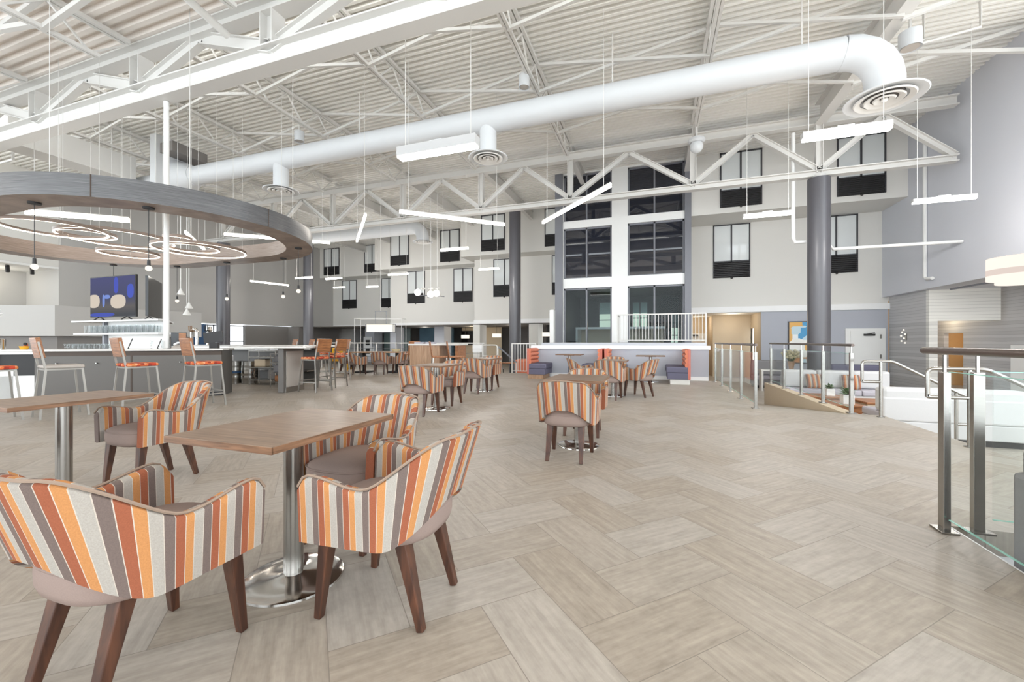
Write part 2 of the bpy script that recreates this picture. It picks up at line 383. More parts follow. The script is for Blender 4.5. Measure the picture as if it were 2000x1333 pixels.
def copy_tree(o, parent=None):
    c = o.copy(); COL.objects.link(c)
    if parent is not None: c.parent = parent
    for ch in list(o.children): copy_tree(ch, c)
    return c
def dup(root, loc, rz, label=None, group=None):
    c = copy_tree(root); c.location = loc; c.rotation_euler = (0, 0, rz)
    if label: c['label'] = label
    if group: c['group'] = group
    return c
# ================================================================ large structure
FLOOR = [(-32, -5), (1.72, -5), (1.72, 3.32), (3.32, 3.32), (3.32, 7.9), (1.72, 7.9), (1.72, 13.1), (-3.85, 13.1), (-3.85, 14.1), (-32, 14.1)]
struct('floor', MB().prism(FLOOR, -0.15, 0), 'tile', smooth=0)
struct('floor_lower', MB().box(-34, 15, -5, 34, -0.75, -0.6), 'tile', smooth=0)
struct('floor_ramp', MB().extrude([(7.9, 0), (13.1, -0.6), (13.1, -0.62), (7.9, -0.15)], 'x', 1.74, 2.84), 'tile', smooth=0)
struct('trim_1', MB().box(2.86, 3.04, 7.92, 13.1, -0.6, -0.003), 'tan_curb')            # curb the second glass rail stands on
struct('trim_2', MB().box(1.58, 1.72, 7.92, 13.1, -0.6, -0.16).box(1.725, 1.735, -5, 3.3, -0.6, -0.002).box(1.74, 3.3, 3.325, 3.335, -0.6, -0.002)
       .box(3.325, 3.335, 3.34, 7.9, -0.6, -0.02).box(-32, -3.9, 14.105, 14.12, -0.6, -0.01), 'trim')
# roofs: ribbed metal deck, the near bay lower than the far one
def deck(name, mat, x0, x1, y0, y1, z, pitch, depth):
    mb = MB(); prof = []; y = y0
    while y < y1:
        prof += [(y, z), (y+pitch*.40, z), (y+pitch*.47, z+depth), (y+pitch*.93, z+depth)]; y += pitch
    prof.append((y, z)); n = len(prof)
    v = [(x0, a, b) for a, b in prof] + [(x1, a, b) for a, b in prof]
    mb.add(v, [(i, i+1, n+i+1, n+i) for i in range(n-1)])
    m = len(mb.v); mb.add([(x0, y0, z+.16), (x1, y0, z+.16), (x1, y, z+.16), (x0, y, z+.16)], [(0, 1, 2, 3)])
    return struct(name, mb, mat, smooth=0)
deck('ceiling', 'deck', -32, 9, 5.15, 29.5, 8.8, .19, .13)  # near edge carried out, unseen, as an eave added to block the sun
deck('ceiling_near', 'deck_near', -32, 9, -9, 5.72, 7.56, .24, .1)
struct('ceiling_near_reflector', MB().box(-32, 9, -12, 5.74, 7.73, 7.78), 'white', smooth=0)  # unseen white slab added to bounce sky and sun up onto the far deck
# right wall: upper plane hanging over a recessed lounge
struct('wall_right', MB().box(8.6, 8.78, 12.2, 20.5, 2.9, 8.9), 'wall_gray', smooth=0)
struct('ceiling_recess', MB().box(8.785, 14, 12.2, 23, 2.9, 3.0), 'wall_gray', smooth=0)
struct('wall_right_boarded', MB().box(8.82, 8.98, 18.12, 20.5, -0.6, 2.9), 'slat_gray', smooth=0)
struct('wall_right_portal', MB().box(8.82, 9.05, 17.95, 18.12, -0.6, 2.9).box(9.05, 10.66, 17.95, 18.12, 1.83, 2.9), 'slat_white', smooth=0)
struct('wall_right_far', MB().box(10.85, 11.0, 12.2, 20.05, -0.6, 2.9).box(10.85, 11.0, 20.05, 21.15, 1.45, 2.9).box(10.85, 11.0, 21.15, 22.4, -0.6, 2.9), 'slat_gray', smooth=0)
struct('wall_right_light_block', MB().box(14, 14.2, 3.5, 12.2, -0.6, 2.9), 'wall', smooth=0)  # unseen wall added to hold back daylight from the sunken lounge
struct('wall_right_niche', MB().box(8.98, 10.85, 22.4, 22.5, -0.6, 2.9).box(11.6, 11.7, 19.6, 21.6, -0.6, 2.0).box(11.0, 11.7, 21.2, 21.3, -0.6, 2.0), 'amber', smooth=0)
d = struct('door_1', MB().box(10.8, 10.85, 15.4, 17.8, -0.6, 1.02), 'white', smooth=0)
struct('door_leaf', MB().box(10.785, 10.8, 15.5, 17.2, -0.55, .95), 'shade', d, 0)  # no lamp: leaf given the shade's emission, so its brightness is in the material
# back wall on the right, hallway opening, third storey jutting out
mb = MB().box(1.42, 1.62, 20.5, 20.65, -0.6, 6.35).box(1.62, 4.36, 20.5, 20.65, 2.4, 6.35).box(4.36, 8.8, 20.5, 20.65, 2.45, 6.35)
struct('wall_back', mb, 'wall', smooth=0)
struct('wall_back_base', MB().box(4.36, 8.8, 20.5, 20.65, -0.6, 2.45), 'wall_blue', smooth=0)
struct('wall_back_third_storey', MB().box(1.42, 8.6, 18.7, 20.8, 6.35, 8.8), 'wall', smooth=0)
struct('trim_3', MB().box(1.42, 8.82, 20.42, 20.5, 2.42, 2.66), 'trim')
struct('baseboard_back', MB().box(4.4, 7.3, 20.47, 20.5, -0.6, -0.45), 'trim')
struct('wall_hall', MB().box(1.4, 1.6, 20.65, 25, -0.6, 2.42).box(1.6, 4.5, 24.6, 24.8, -0.6, 2.42).box(4.36, 4.46, 20.65, 22.0, -0.6, 2.42)
       .box(4.36, 4.46, 22.0, 22.6, 1.75, 2.42).box(4.36, 4.46, 22.6, 24.8, -0.6, 2.42).box(2.7, 2.9, 22.6, 24.7, -0.6, 2.42).box(2.9, 4.4, 22.6, 22.75, -0.6, 2.42), 'wall_tan', smooth=0)
struct('ceiling_hall', MB().box(1.4, 4.5, 20.65, 25, 2.42, 2.52), 'wall', smooth=0)
d = struct('door_2', MB().box(1.75, 2.55, 24.52, 24.6, -0.6, 1.55), 'white', smooth=0)
struct('door_closer', MB().box(1.9, 2.2, 24.4, 24.52, 1.42, 1.5), 'black', d)
d = struct('door_3', MB().box(7.36, 8.68, 20.42, 20.5, -0.6, 1.66), 'white', smooth=0)
struct('door_leaf', MB().box(7.52, 8.5, 20.395, 20.42, -0.56, 1.56), 'white', d)
struct('door_closer', MB().box(7.95, 8.3, 20.3, 20.395, 1.36, 1.44).bar((8.0, 20.3, 1.42), (8.25, 20.22, 1.48), .03, .03), 'black', d)
for z in (-.3, .45, 1.25): struct('hinge', MB().box(8.48, 8.53, 20.37, 20.395, z, z+.16), 'chrome', d)
# back facade on the left: storeys step forward as they rise and as they near the tower
W = 'wall'
for i, (x0, x1, y, z0, z1) in enumerate([(-10.96, -4.3, 24.3, 2.25, 6.35), (-18.88, -10.96, 26.5, 2.25, 6.35), (-26.3, -18.88, 28.7, 2.25, 6.35),
                                         (-11.35, -4.3, 23.1, 6.35, 8.8), (-19.4, -11.35, 25.3, 6.35, 8.8), (-28, -19.4, 27.2, 6.35, 8.8)]):
    struct('wall_back_facade', MB().box(x0, x1, y, y+3.2, z0, z1), W, smooth=0)
struct('trim_4', MB().box(-10.98, -4.4, 24.22, 24.3, 2.25, 2.5).box(-18.9, -11.05, 26.42, 26.5, 2.25, 2.5).box(-26.2, -18.98, 28.62, 28.7, 2.25, 2.5), 'trim')
# left wall over a low glazed band
struct('wall_left', MB().box(-26.5, -26.3, 11.3, 28.7, 2.25, 8.9), 'wall_left', smooth=0)
struct('wall_left_high', MB().box(-26.5, -26.3, 8, 11.3, 4.605, 8.9), 'wall', smooth=0)
struct('wall_left_recess', MB().box(-29.2, -29.0, 7, 11.3, -0.6, 4.5).box(-29, -26.5, 11.3, 11.5, -0.6, 4.5), 'wall_left', smooth=0)
struct('ceiling_left', MB().box(-29.2, -26.3, 7, 11.299, 4.5, 4.6), 'white', smooth=0)
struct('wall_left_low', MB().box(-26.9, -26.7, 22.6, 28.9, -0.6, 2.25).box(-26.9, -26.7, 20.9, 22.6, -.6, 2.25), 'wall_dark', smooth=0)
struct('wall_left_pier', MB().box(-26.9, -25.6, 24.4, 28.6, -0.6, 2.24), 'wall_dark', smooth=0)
# glazed band under the left wall
def glazed(n, x, y0, y1, z0, z1, cols, mid=None):
    f = MB(); t = .07
    f.box(x-.05, x+.05, y0, y1, z1-t, z1).box(x-.05, x+.05, y0, y1, z0, z0+t)
    for k in range(cols+1):
        y = y0 + (y1-y0)*k/cols; f.box(x-.05, x+.05, y-t/2, y+t/2, z0, z1)
    if mid: f.box(x-.05, x+.05, y0, y1, mid, mid+.06)
    o = struct(f'window_{n}', f, 'frame')
    for k in range(cols):
        a = y0+(y1-y0)*k/cols; struct('pane', MB().box(x-.02, x, a+t/2, a+(y1-y0)/cols-t/2, z0+t, z1-t), 'day', o, 0)
glazed(1, -26.75, 11.6, 20.8, -0.6, 2.2, 9, 1.1)
struct('wall_left_panel', MB().box(-26.66, -26.6, 17.25, 18.2, -.6, 2.2), 'blue', smooth=0)
# the dark ground floor under the facade: far wall, side returns, pillars
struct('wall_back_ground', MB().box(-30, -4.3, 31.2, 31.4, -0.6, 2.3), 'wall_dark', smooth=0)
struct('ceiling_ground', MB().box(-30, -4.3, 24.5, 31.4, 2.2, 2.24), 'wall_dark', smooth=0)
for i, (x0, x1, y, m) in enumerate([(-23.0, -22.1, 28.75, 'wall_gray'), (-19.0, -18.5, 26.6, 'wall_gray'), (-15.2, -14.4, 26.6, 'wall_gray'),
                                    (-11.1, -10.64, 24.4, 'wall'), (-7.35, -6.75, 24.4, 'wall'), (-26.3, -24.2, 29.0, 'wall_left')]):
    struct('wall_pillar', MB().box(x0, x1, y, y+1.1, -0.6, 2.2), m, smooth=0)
struct('wall_ground_blue', MB().box(-24.1, -23.05, 30.2, 30.4, -0.6, 2.2), 'blue', smooth=0)
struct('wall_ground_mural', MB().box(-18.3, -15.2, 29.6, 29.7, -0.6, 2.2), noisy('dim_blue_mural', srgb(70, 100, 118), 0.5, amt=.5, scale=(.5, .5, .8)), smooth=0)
struct('wall_ground_tan', MB().box(-14.3, -11.0, 29.3, 29.4, -0.6, 2.2), 'wall_tan', smooth=0)
struct('wall_ground_black', MB().box(-15.9, -15.3, 28.0, 28.1, -0.6, 2.2).box(-8.2, -7.4, 27.0, 27.1, -.6, 2.2).box(-6.7, -5.9, 26.2, 26.3, -.6, 2.2), 'black', smooth=0)
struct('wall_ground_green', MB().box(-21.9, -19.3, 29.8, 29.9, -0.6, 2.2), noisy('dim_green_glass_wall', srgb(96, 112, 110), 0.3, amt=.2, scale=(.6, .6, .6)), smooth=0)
d = struct('door_4', MB().box(-5.9, -5.0, 25.2, 25.3, -0.6, 1.6), 'white', smooth=0)
struct('door_handle', MB().box(-5.2, -5.1, 25.1, 25.2, .35, .42), 'chrome', d)
# tower: white piers and spandrels between two steel posts
TY = 18.7
mb = MB().box(-1.81, -1.13, TY, TY+.5, -0.6, 8.8).box(-4.0, -3.97, TY, TY+.5, -0.6, 8.8)
for x0, x1 in ((-3.97, -1.81), (-1.13, 1.17)):
    for z0, z1 in ((-0.6, .95), (3.55, 4.0), (6.29, 6.62), (8.74, 8.8)): mb.box(x0, x1, TY, TY+.5, z0, z1)
struct('wall_tower', mb, 'white', smooth=0)
struct('wall_tower_side', MB().box(-4.3, -4.2, TY+.4, 24.3, -0.6, 8.8).box(1.2, 1.42, TY+.4, 20.5, -0.6, 8.8), 'wall', smooth=0)
struct('trim_5', MB().box(-4.35, -4.0, TY-.1, TY+.3, -0.6, 8.8), 'dark_steel'); struct('trim_6', MB().box(1.17, 1.42, TY-.1, TY+.3, -0.6, 8.8), 'dark_steel')
struct('trim_7', MB().box(-4.33, -4.15, TY-1.2, TY-.9, -.6, 2.5), 'white')
nwin = [1]
def window(x0, x1, y, z0, z1, grille=True, shade=False):
    nwin[0] += 1
    t = .05; zg = z0 + (z1-z0)*.295 if grille else z0; yf = y-.05
    f = MB().box(x0, x0+t, yf, y, z0, z1).box(x1-t, x1, yf, y, z0, z1).box(x0, x1, yf, y, z1-t, z1).box(x0, x1, yf, y, zg, zg+t)
    xm = (x0+x1)/2; f.box(xm-t*.6, xm+t*.6, yf, y, zg, z1)
    o = struct(f'window_{nwin[0]}', f, 'frame', smooth=0)
    for a, b in ((x0+t, xm-t*.6), (xm+t*.6, x1-t)):
        struct('pane', MB().box(a, b, y-.02, y-.005, zg+t, z1-t), 'pane_light', o, 0)
    if grille:
        g = MB().box(x0+.01, x1-.01, y-.02, y, z0, zg)
        for k in range(9): 
            zz = z0 + (zg-z0)*(k+.5)/9; g.obox((xm, y-.05, zz), (x1-x0-.02, .07, .012), rx=.5)
        struct('grille', g, 'grille', o, 0)
        struct('vent_knob', MB().ball((xm, y-.1, z0-.02), .05, 10, 6), 'grille', o)
for a in [(2.46, 3.93, 20.5, 3.96, 6.33), (6.32, 7.79, 20.5, 3.96, 6.33), (2.5, 4.0, 18.7, 6.57, 8.78), (6.46, 7.95, 18.7, 6.57, 8.78),
          (-9.65, -8.15, 24.3, 3.93, 6.3), (-5.87, -4.6, 24.3, 3.93, 6.3), (-13.58, -12.1, 26.5, 3.93, 6.3), (-17.4, -15.92, 26.5, 3.93, 6.3),
          (-21.34, -19.85, 28.7, 3.93, 6.3), (-25.3, -23.81, 28.7, 3.93, 6.3), (-6.0, -4.6, 23.1, 6.58, 8.75), (-9.97, -8.45, 23.1, 6.58, 8.75),
          (-13.99, -12.51, 25.3, 6.58, 8.75), (-18.02, -16.48, 25.3, 6.58, 8.75), (-21.82, -20.35, 27.2, 6.58, 8.75), (-25.86, -24.29, 27.2, 6.58, 8.75)]: window(*a)
def tower_window(x0, x1, z0, z1, glass):
    nwin[0] += 1; t = .07; y = TY+.1; xm = x0+(x1-x0)*.48
    f = MB().box(x0, x0+t, y, y+.12, z0, z1).box(x1-t, x1, y, y+.12, z0, z1).box(x0, x1, y, y+.12, z1-t, z1).box(x0, x1, y, y+.12, z0, z0+t*.6).box(xm-t/2, xm+t/2, y, y+.12, z0, z1)
    o = struct(f'window_{nwin[0]}', f, 'dark_steel', smooth=0)
    for a, b in ((x0+t, xm-t/2), (xm+t/2, x1-t)): struct('pane', MB().box(a, b, y+.05, y+.065, z0+t*.6, z1-t), glass, o, 0)
for x0, x1 in ((-3.97, -1.81), (-1.13, 1.17)):
    tower_window(x0, x1, 6.62, 8.74, 'pane_dark'); tower_window(x0, x1, 4.0, 6.29, 'pane_dark'); tower_window(x0, x1, .95, 3.55, 'window_glass')
# what the tower's lowest windows look into: a dark room, a lit tan service hatch, garden windows beyond
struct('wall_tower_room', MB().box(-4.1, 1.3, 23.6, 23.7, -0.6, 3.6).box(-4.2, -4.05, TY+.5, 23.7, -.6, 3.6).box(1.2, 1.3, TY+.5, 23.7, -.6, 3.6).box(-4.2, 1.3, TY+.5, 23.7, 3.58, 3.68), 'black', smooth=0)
for n, (x0, x1, z0, z1) in enumerate([(-3.0, -1.6, 1.75, 3.3), (-1.2, -.35, 1.9, 3.25), (.75, 1.18, .8, 2.6)]):
    f = MB(); t = .05; y = 23.5
    f.box(x0, x0+t, y, y+.08, z0, z1).box(x1-t, x1, y, y+.08, z0, z1).box((x0+x1)/2-t/2, (x0+x1)/2+t/2, y, y+.08, z0, z1).box(x0, x1, y, y+.08, z0+(z1-z0)*.35, z0+(z1-z0)*.35+t)
    nwin[0] += 1; o = struct(f'window_{nwin[0]}', f, 'frame', smooth=0)
    struct('pane', MB().box(x0, x1, y+.04, y+.06, z0, z0+(z1-z0)*.58), 'day_green', o, 0)
    struct('pane', MB().box(x0, x1, y+.04, y+.06, z0+(z1-z0)*.58, z1), noisy('dim_teal_pane', srgb(120, 150, 150), .2), o, 0)
# low wall behind the booths with a white cap
struct('wall_low', MB().box(-3.82, 1.46, 13.1, 13.3, -0.6, .9), 'wall_blue', smooth=0)
struct('trim_8', MB().box(-3.86, 1.5, 13.05, 13.36, .9, 1.01), 'trim')
struct('baseboard_low', MB().box(-3.8, 1.45, 13.075, 13.1, 0, .11), 'trim')
# bulkhead over the kitchen at the far left
struct('wall_kitchen_bulkhead', MB().prism([(-21.6, 7.2), (-19.22, 8.16), (-18.4, 12.4), (-21.0, 12.8)], 1.32, 2.36), 'wall_left', smooth=0)
struct('wall_kitchen_base', MB().prism([(-21.3, 7.5), (-19.4, 8.3), (-18.6, 12.2), (-21.0, 12.6)], 0, 1.32), 'wall_dark', smooth=0)
# ================================================================ roof steel
NX = [8.3, 4.95, 1.25, -3.07, -6.78, -10.54, -14.4, -18.1, -21.7]
def truss(name, label, Y, zb, zt, hb, ht, wide, heavy, x0, x1, wd, hd):
    t = thing(name, label, 'truss', (0, Y, 0))
    MB().ibeam((x0, 0, zb), (x1, 0, zb), wide, hb).build('bottom_chord', 'steel', t, 0)
    MB().ibeam((x0, 0, zt), (x1, 0, zt), wide, ht).build('top_chord', 'steel', t, 0)
    zl, zu = zb+hb/2, zt-ht/2
    for i, x in enumerate(NX):
        if 0 < i: MB().ibeam((x, 0, zl), (x, 0, zu), heavy, heavy, .02, .02, up=(1, 0, 0)).build('vertical', 'steel', t, 0)
        if i < len(NX)-1:
            xa = (NX[i]+NX[i+1])/2
            MB().ibeam((x, 0, zl), (xa, 0, zu), wd, hd, .02, .02).build('diagonal', 'steel', t, 0)
            MB().ibeam((NX[i+1], 0, zl), (xa, 0, zu), wd, hd, .02, .02).build('diagonal', 'steel', t, 0)
    return t
truss('roof_truss', 'deep off-white steel truss crossing overhead above the round bar canopy', 5.85, 6.45, 7.4, .4, .28, .3, .3, -24, 8.55, .15, .24)
truss('roof_truss', 'long off-white steel truss carried on the charcoal columns in front of the tower', 15.7, 6.5, 8.2, .2, .3, .26, .2, -23, 8.35, .16, .17)
def joist(x, y0, y1, zb, zt, label, group=None):
    t = thing('roof_joist', label, 'joist', (x, y0, 0), 0, group)
    L = y1-y0
    MB().bar((-.05, 0, zt), (-.05, L, zt), .07, .09).bar((.05, 0, zt), (.05, L, zt), .07, .09).build('top_chord', 'steel', t, 0)
    MB().bar((-.04, .5, zb), (-.04, L-.5, zb), .06, .07).bar((.04, .5, zb), (.04, L-.5, zb), .06, .07).build('bottom_chord', 'steel', t, 0)
    n = max(2, round(L/1.25)); w = MB()
    for k in range(n):
        a, b = L*k/n, L*(k+1)/n; m = (a+b)/2
        w.bar((0, a, zt-.04), (0, m, zb), .035, .035).bar((0, m, zb), (0, b, zt-.04), .035, .035)
    w.build('web', 'steel', t, 0); return t
far_l = {1: None, 2: 'white open-web joist meeting the truss above the tower left edge', 3: 'white open-web joist crossing behind the hanging cylinder lamp'}
names = {1.25: 'white open-web roof joist ending beside the white globe', -3.07: 'white open-web roof joist passing above the middle duct diffuser',
         -6.78: 'white open-web roof joist between the bright box light and the plenum box', -10.54: 'white open-web roof joist above the plenum box on the duct',
         -14.4: 'white open-web roof joist above the bar canopy', -18.1: 'white open-web roof joist above the far bar shelves', -21.7: 'white open-web roof joist beside the gray rectangular duct'}
for x in NX[2:]:
    joist(x, 6.0, 15.6, 8.02, 8.7, names[x])
    MB_ = MB().ibeam((x, 15.85, 8.45), (x, 28.0 if x < -11 else (25.0 if x < -4.5 else 18.6), 8.45), .2, .5)
    tag(MB_.build('roof_beam', 'steel', None, 0), {1.25: 'off-white beam running back to the wall right of the tower', -3.07: 'off-white beam running back to the tower top', -6.78: 'off-white beam running back left of the tower',
        -10.54: 'off-white beam running back over the elbow of the far duct', -14.4: 'off-white beam running back over the far duct', -18.1: 'off-white beam running back above the far windows',
        -21.7: 'off-white beam running back above the last windows'}[x], 'beam', 'roof beams behind the long truss')
    if x < 0: joist(x, -5.5, 5.6, 6.85, 7.46, {-3.07: 'near lower joist ending at the deep truss beyond the picture top', -6.78: 'near lower joist meeting the deep truss right of its middle', -10.54: 'near lower joist meeting the deep truss over the bar canopy',
        -14.4: 'near lower joist meeting the deep truss over the canopy end', -18.1: 'near lower joist far along the deep truss', -21.7: 'last near lower joist on the deep truss'}[x])
tag(MB().ibeam((4.95, 6.0, 8.35), (4.95, 15.55, 8.35), .3, .62).build('roof_girder', 'steel', None, 0), 'wide off-white girder running above the duct elbow to the truss', 'girder')
for Yb in (8.5, 10.95, 13.3):
    for a, b in zip(NX[1:], NX[2:]):
        if Yb == 10.95 and a == -14.4: continue          # the plenum box stands here
        for z0, z1 in ((8.0, 8.72), (8.72, 8.0)):
            tag(MB().bar((a, Yb+(.04 if z0 > z1 else -.04), z0), (b, Yb+(.04 if z0 > z1 else -.04), z1), .07, .07).build('brace_rod', 'steel', None, 0),
                'thin white diagonal rod crossing another between two roof joists', 'brace', 'crossed brace rods between the roof joists')
    for z0, z1 in ((8.0, 8.72), (8.72, 8.0)):
        tag(MB().bar((8.55, Yb+(.05 if z0 > z1 else -.05), z0), (4.95, Yb+(.05 if z0 > z1 else -.05), z1), .09, .09).build('brace_rod', 'steel', None, 0), 'thin white diagonal rod crossing between the girder and the gray wall', 'brace', 'crossed brace rods by the gray wall')
for Yb in (2.2, 4.2):
    for a, b in zip(NX[4:], NX[5:]):
        for z0, z1 in ((6.85, 7.45), (7.45, 6.85)):
            tag(MB().bar((a, Yb+(.12 if z0 > z1 else 0), z0), (b, Yb+(.12 if z0 > z1 else 0), z1), .09, .09).build('brace_rod', 'steel', None, 0),
                'white angle brace crossing between two of the near lower joists', 'brace', 'brace rods between the near lower joists')
# round columns
for x, y, zb, zt, lab in [(4.95, 15.7, -.6, 6.4, 'thick charcoal round column rising behind the sunken lounge'), (-7.1, 21.0, -.6, 8.2, 'charcoal round column left of the tower, past the booth with orange back'),
                          (-21.85, 21.6, -.6, 8.2, 'charcoal round column farthest along beside the far bar stools'), (-21.65, 15.7, -.6, 6.4, 'charcoal round column between the bright low windows')]:
    c = thing('round_column', lab, 'column', (x, y, zb))
    MB().cyl((0, 0, 0), .31, zt-zb-.06, 40).build('shaft', 'column', c); MB().cyl((0, 0, zt-zb-.06), .2, .1, 24).build('cap_plate', 'steel', c)
    if zt > 7: MB().cyl((0, 0, zt-zb), .12, .62, 16).build('stub_post', 'steel', c)
# main round duct
DY, DZ = 10.5, 7.2
def diffuser(parent, x, y, z, r, rd, ztop):
    MB().lathe([(rd, ztop-z), (rd, .06)], 32, (x, y, z)).build('drop_pipe', 'duct', parent)
    mb = MB().lathe([(rd, .1), (r*.55, .07), (r, 0), (r*.97, -.02), (r*.8, .015), (rd, .05)], 40, (x, y, z))
    mb.build('diffuser_cone', 'duct', parent)
    rg = MB()
    for k, q in enumerate((.74, .5, .28)): rg.lathe([(r*q, -.02), (r*(q-.03), -.045), (r*(q-.17), .0), (r*(q-.14), .03), (r*q, -.02)], 36, (x, y, z))
    rg.ball((x, y, z-.02), r*.09, 12, 6); rg.build('diffuser_rings', 'steel', parent)
    MB().lathe([(0, .04), (rd*.98, .04)], 32, (x, y, z)).build('diffuser_throat', 'wall_dark', parent)
t = thing('air_duct', 'long white round air duct hung below the joists, elbowing down at the right', 'air duct', (0, 0, 0))
el = [(3.72, DY, DZ)]
for k in range(1, 6):
    a = PI/2*k/5; el.append((3.72+.72*math.sin(a), DY, DZ-.72+.72*math.cos(a)))
MB().tube([(-20.3, DY, DZ), (3.72, DY, DZ)], .32, 28).build('duct_run', 'duct', t)
MB().tube(el + [(4.44, DY, 6.3)], .33, 28).build('elbow', 'duct', t, 20)
diffuser(t, 4.44, DY, 6.12, .68, .33, 6.5); diffuser(t, -4.33, DY, 6.18, .54, .23, 7.0); diffuser(t, -11.78, DY, 6.17, .55, .24, 7.0)
for x in (3.0, -1.0, -8.6): MB().bar((x, DY, 7.5), (x, DY, 8.78), .03, .03).build('hanger', 'steel', t)
p = thing('plenum_box', 'white sheet metal box the round air duct passes into above the bar', 'plenum', (-16.1, 10.4, 7.1))
MB().box(-.85, -.55, -.75, .75, -.95, 1.4).build('box', 'duct', p, 0, .01); MB().box(-.55, .1, -.6, .6, .75, 1.1).build('top_flange', 'wall_dark', p, 0)
MB().tube([(-.55, .1, .1), (.2, .1, .1)], .5, 28, rs=[.62, .34]).build('reducer', 'duct', p)
t = thing('air_duct', 'far white round air duct above the back windows with one drop', 'air duct', (0, 19, 7.15))
MB().tube([(-20, 0, 0), (-12.1, 0, 0)] + [(-12.1+.55*math.sin(PI/2*k/4), 0, -.55+.55*math.cos(PI/2*k/4)) for k in range(1, 5)] + [(-11.55, 0, -.72)], .33, 24).build('duct_run', 'duct', t)
diffuser(t, -11.55, 0, -.78, .52, .3, -.5)
for x in (-18.5, -13.5): MB().bar((x, 0, .2), (x, 0, 1.64), .03, .03).build('hanger', 'steel', t)
t = thing('rectangular_duct', 'gray rectangular duct high on the left above the bar canopy', 'air duct', (-18.6, 8.2, 7.5))
MB().box(-.42, .42, -1.5, 1.7, -.42, .42).build('casing', 'steel', t, 0, .01); MB().box(-.44, .44, 1.55, 1.7, -.44, .44).build('flange', 'steel', t, 0)
for y in (-1.2, 1.2): MB().bar((0, y, .4), (0, y, 1.3), .04, .04).build('hanger', 'steel', t)
# pipes
def pipe(pts, r, label, mat='steel', cat='pipe'):
    return tag(MB().tube(pts, r, 10).build('sprinkler_pipe', mat), label, cat)
pipe([(8.54, 17.6, 8.0), (8.54, 17.6, 3.3), (8.54, 17.5, 3.22), (8.54, 17.2, 3.2)], .055, 'white vertical pipe running down the gray right wall', 'white')
pipe([(5.27, 15.9, 4.28), (5.4, 15.9, 4.1), (8.59, 15.9, 4.1)], .05, 'white pipe running level from the column to the gray wall', 'white')
pipe([(4.3, 15.9, 8.0), (4.3, 15.9, 4.55), (4.35, 15.9, 4.4), (4.65, 15.9, 4.4)], .06, 'white drain pipe coming down beside the thick column', 'white')
pipe([(-9.82, 5.9, 6.24), (-9.82, 5.9, 1.0)], .05, 'slim white pole standing on the bar counter and rising to the truss', 'white', 'pole')
pipe([(5.9, 12.2, 8.78), (5.9, 12.2, 8.15), (3.6, 12.2, 8.15)], .03, 'thin white sprinkler line stepping down behind the duct elbow')
pipe([(6.9, 12.2, 8.78), (6.9, 12.2, 8.2), (5.2, 12.2, 8.0)], .03, 'thin white sprinkler line stepping down right of the duct elbow')
pipe([(-24, 8.2, 8.4), (-24, 8.2, 7.7), (-21.9, 8.2, 7.7), (-21.9, 8.2, 8.45), (-16, 8.2, 8.45)], .04, 'thin white sprinkler line with two steps at the upper left')
pipe([(8.9, 17.0, 2.8), (8.9, 10, 2.8)], .03, 'thin gray pipe under the soffit above the boarded walls', 'dark_steel')
pipe([(-7.6, 5.6, 6.9), (-7.6, 4.6, 7.1), (-7.2, 4.0, 7.35), (-7.0, 3.4, 7.4)], .07, 'white bent pipe under the near lower roof')
# ceiling cans and cameras
def can(x, y, z, r, h, label):
    c = thing('ceiling_can', label, 'ceiling lamp', (x, y, z))
    MB().lathe([(0, 0.01), (r*.86, .01), (r, -.02), (r, h), (0, h)], 24).build('housing', 'duct', c)
    MB().lathe([(0, -.005), (r*.82, -.005)], 20).build('lens', 'gray_seat', c)
    MB().bar((0, 0, h), (0, 0, h+.35), .04, .04).build('stem', 'steel', c)
can(-3.2, 10.2, 7.72, .14, .3, 'white cylinder lamp hung from the joist above the middle diffuser')
can(5.3, 11.45, 7.6, .2, .34, 'white cylinder lamp hung from the girder above the duct elbow')
can(-11.0, 10.5, 7.7, .15, .3, 'white cylinder lamp above the left diffuser')
can(-18.4, 10.9, 7.7, .17, .3, 'white cylinder lamp above the bar canopy')
c = thing('dome_camera', 'white globe fixture under the joist end above the tower right edge', 'camera', (1.25, 14.4, 7.4))
MB().lathe([(0, .2), (.24, .2), (.26, .13), (.2, .08), (0, .08)], 24).build('mount', 'duct', c); MB().ball((0, 0, -.04), .2, 20, 12).build('globe', 'duct', c)
MB().bar((0, 0, .18), (0, 0, .6), .06, .06).build('stem', 'steel', c)
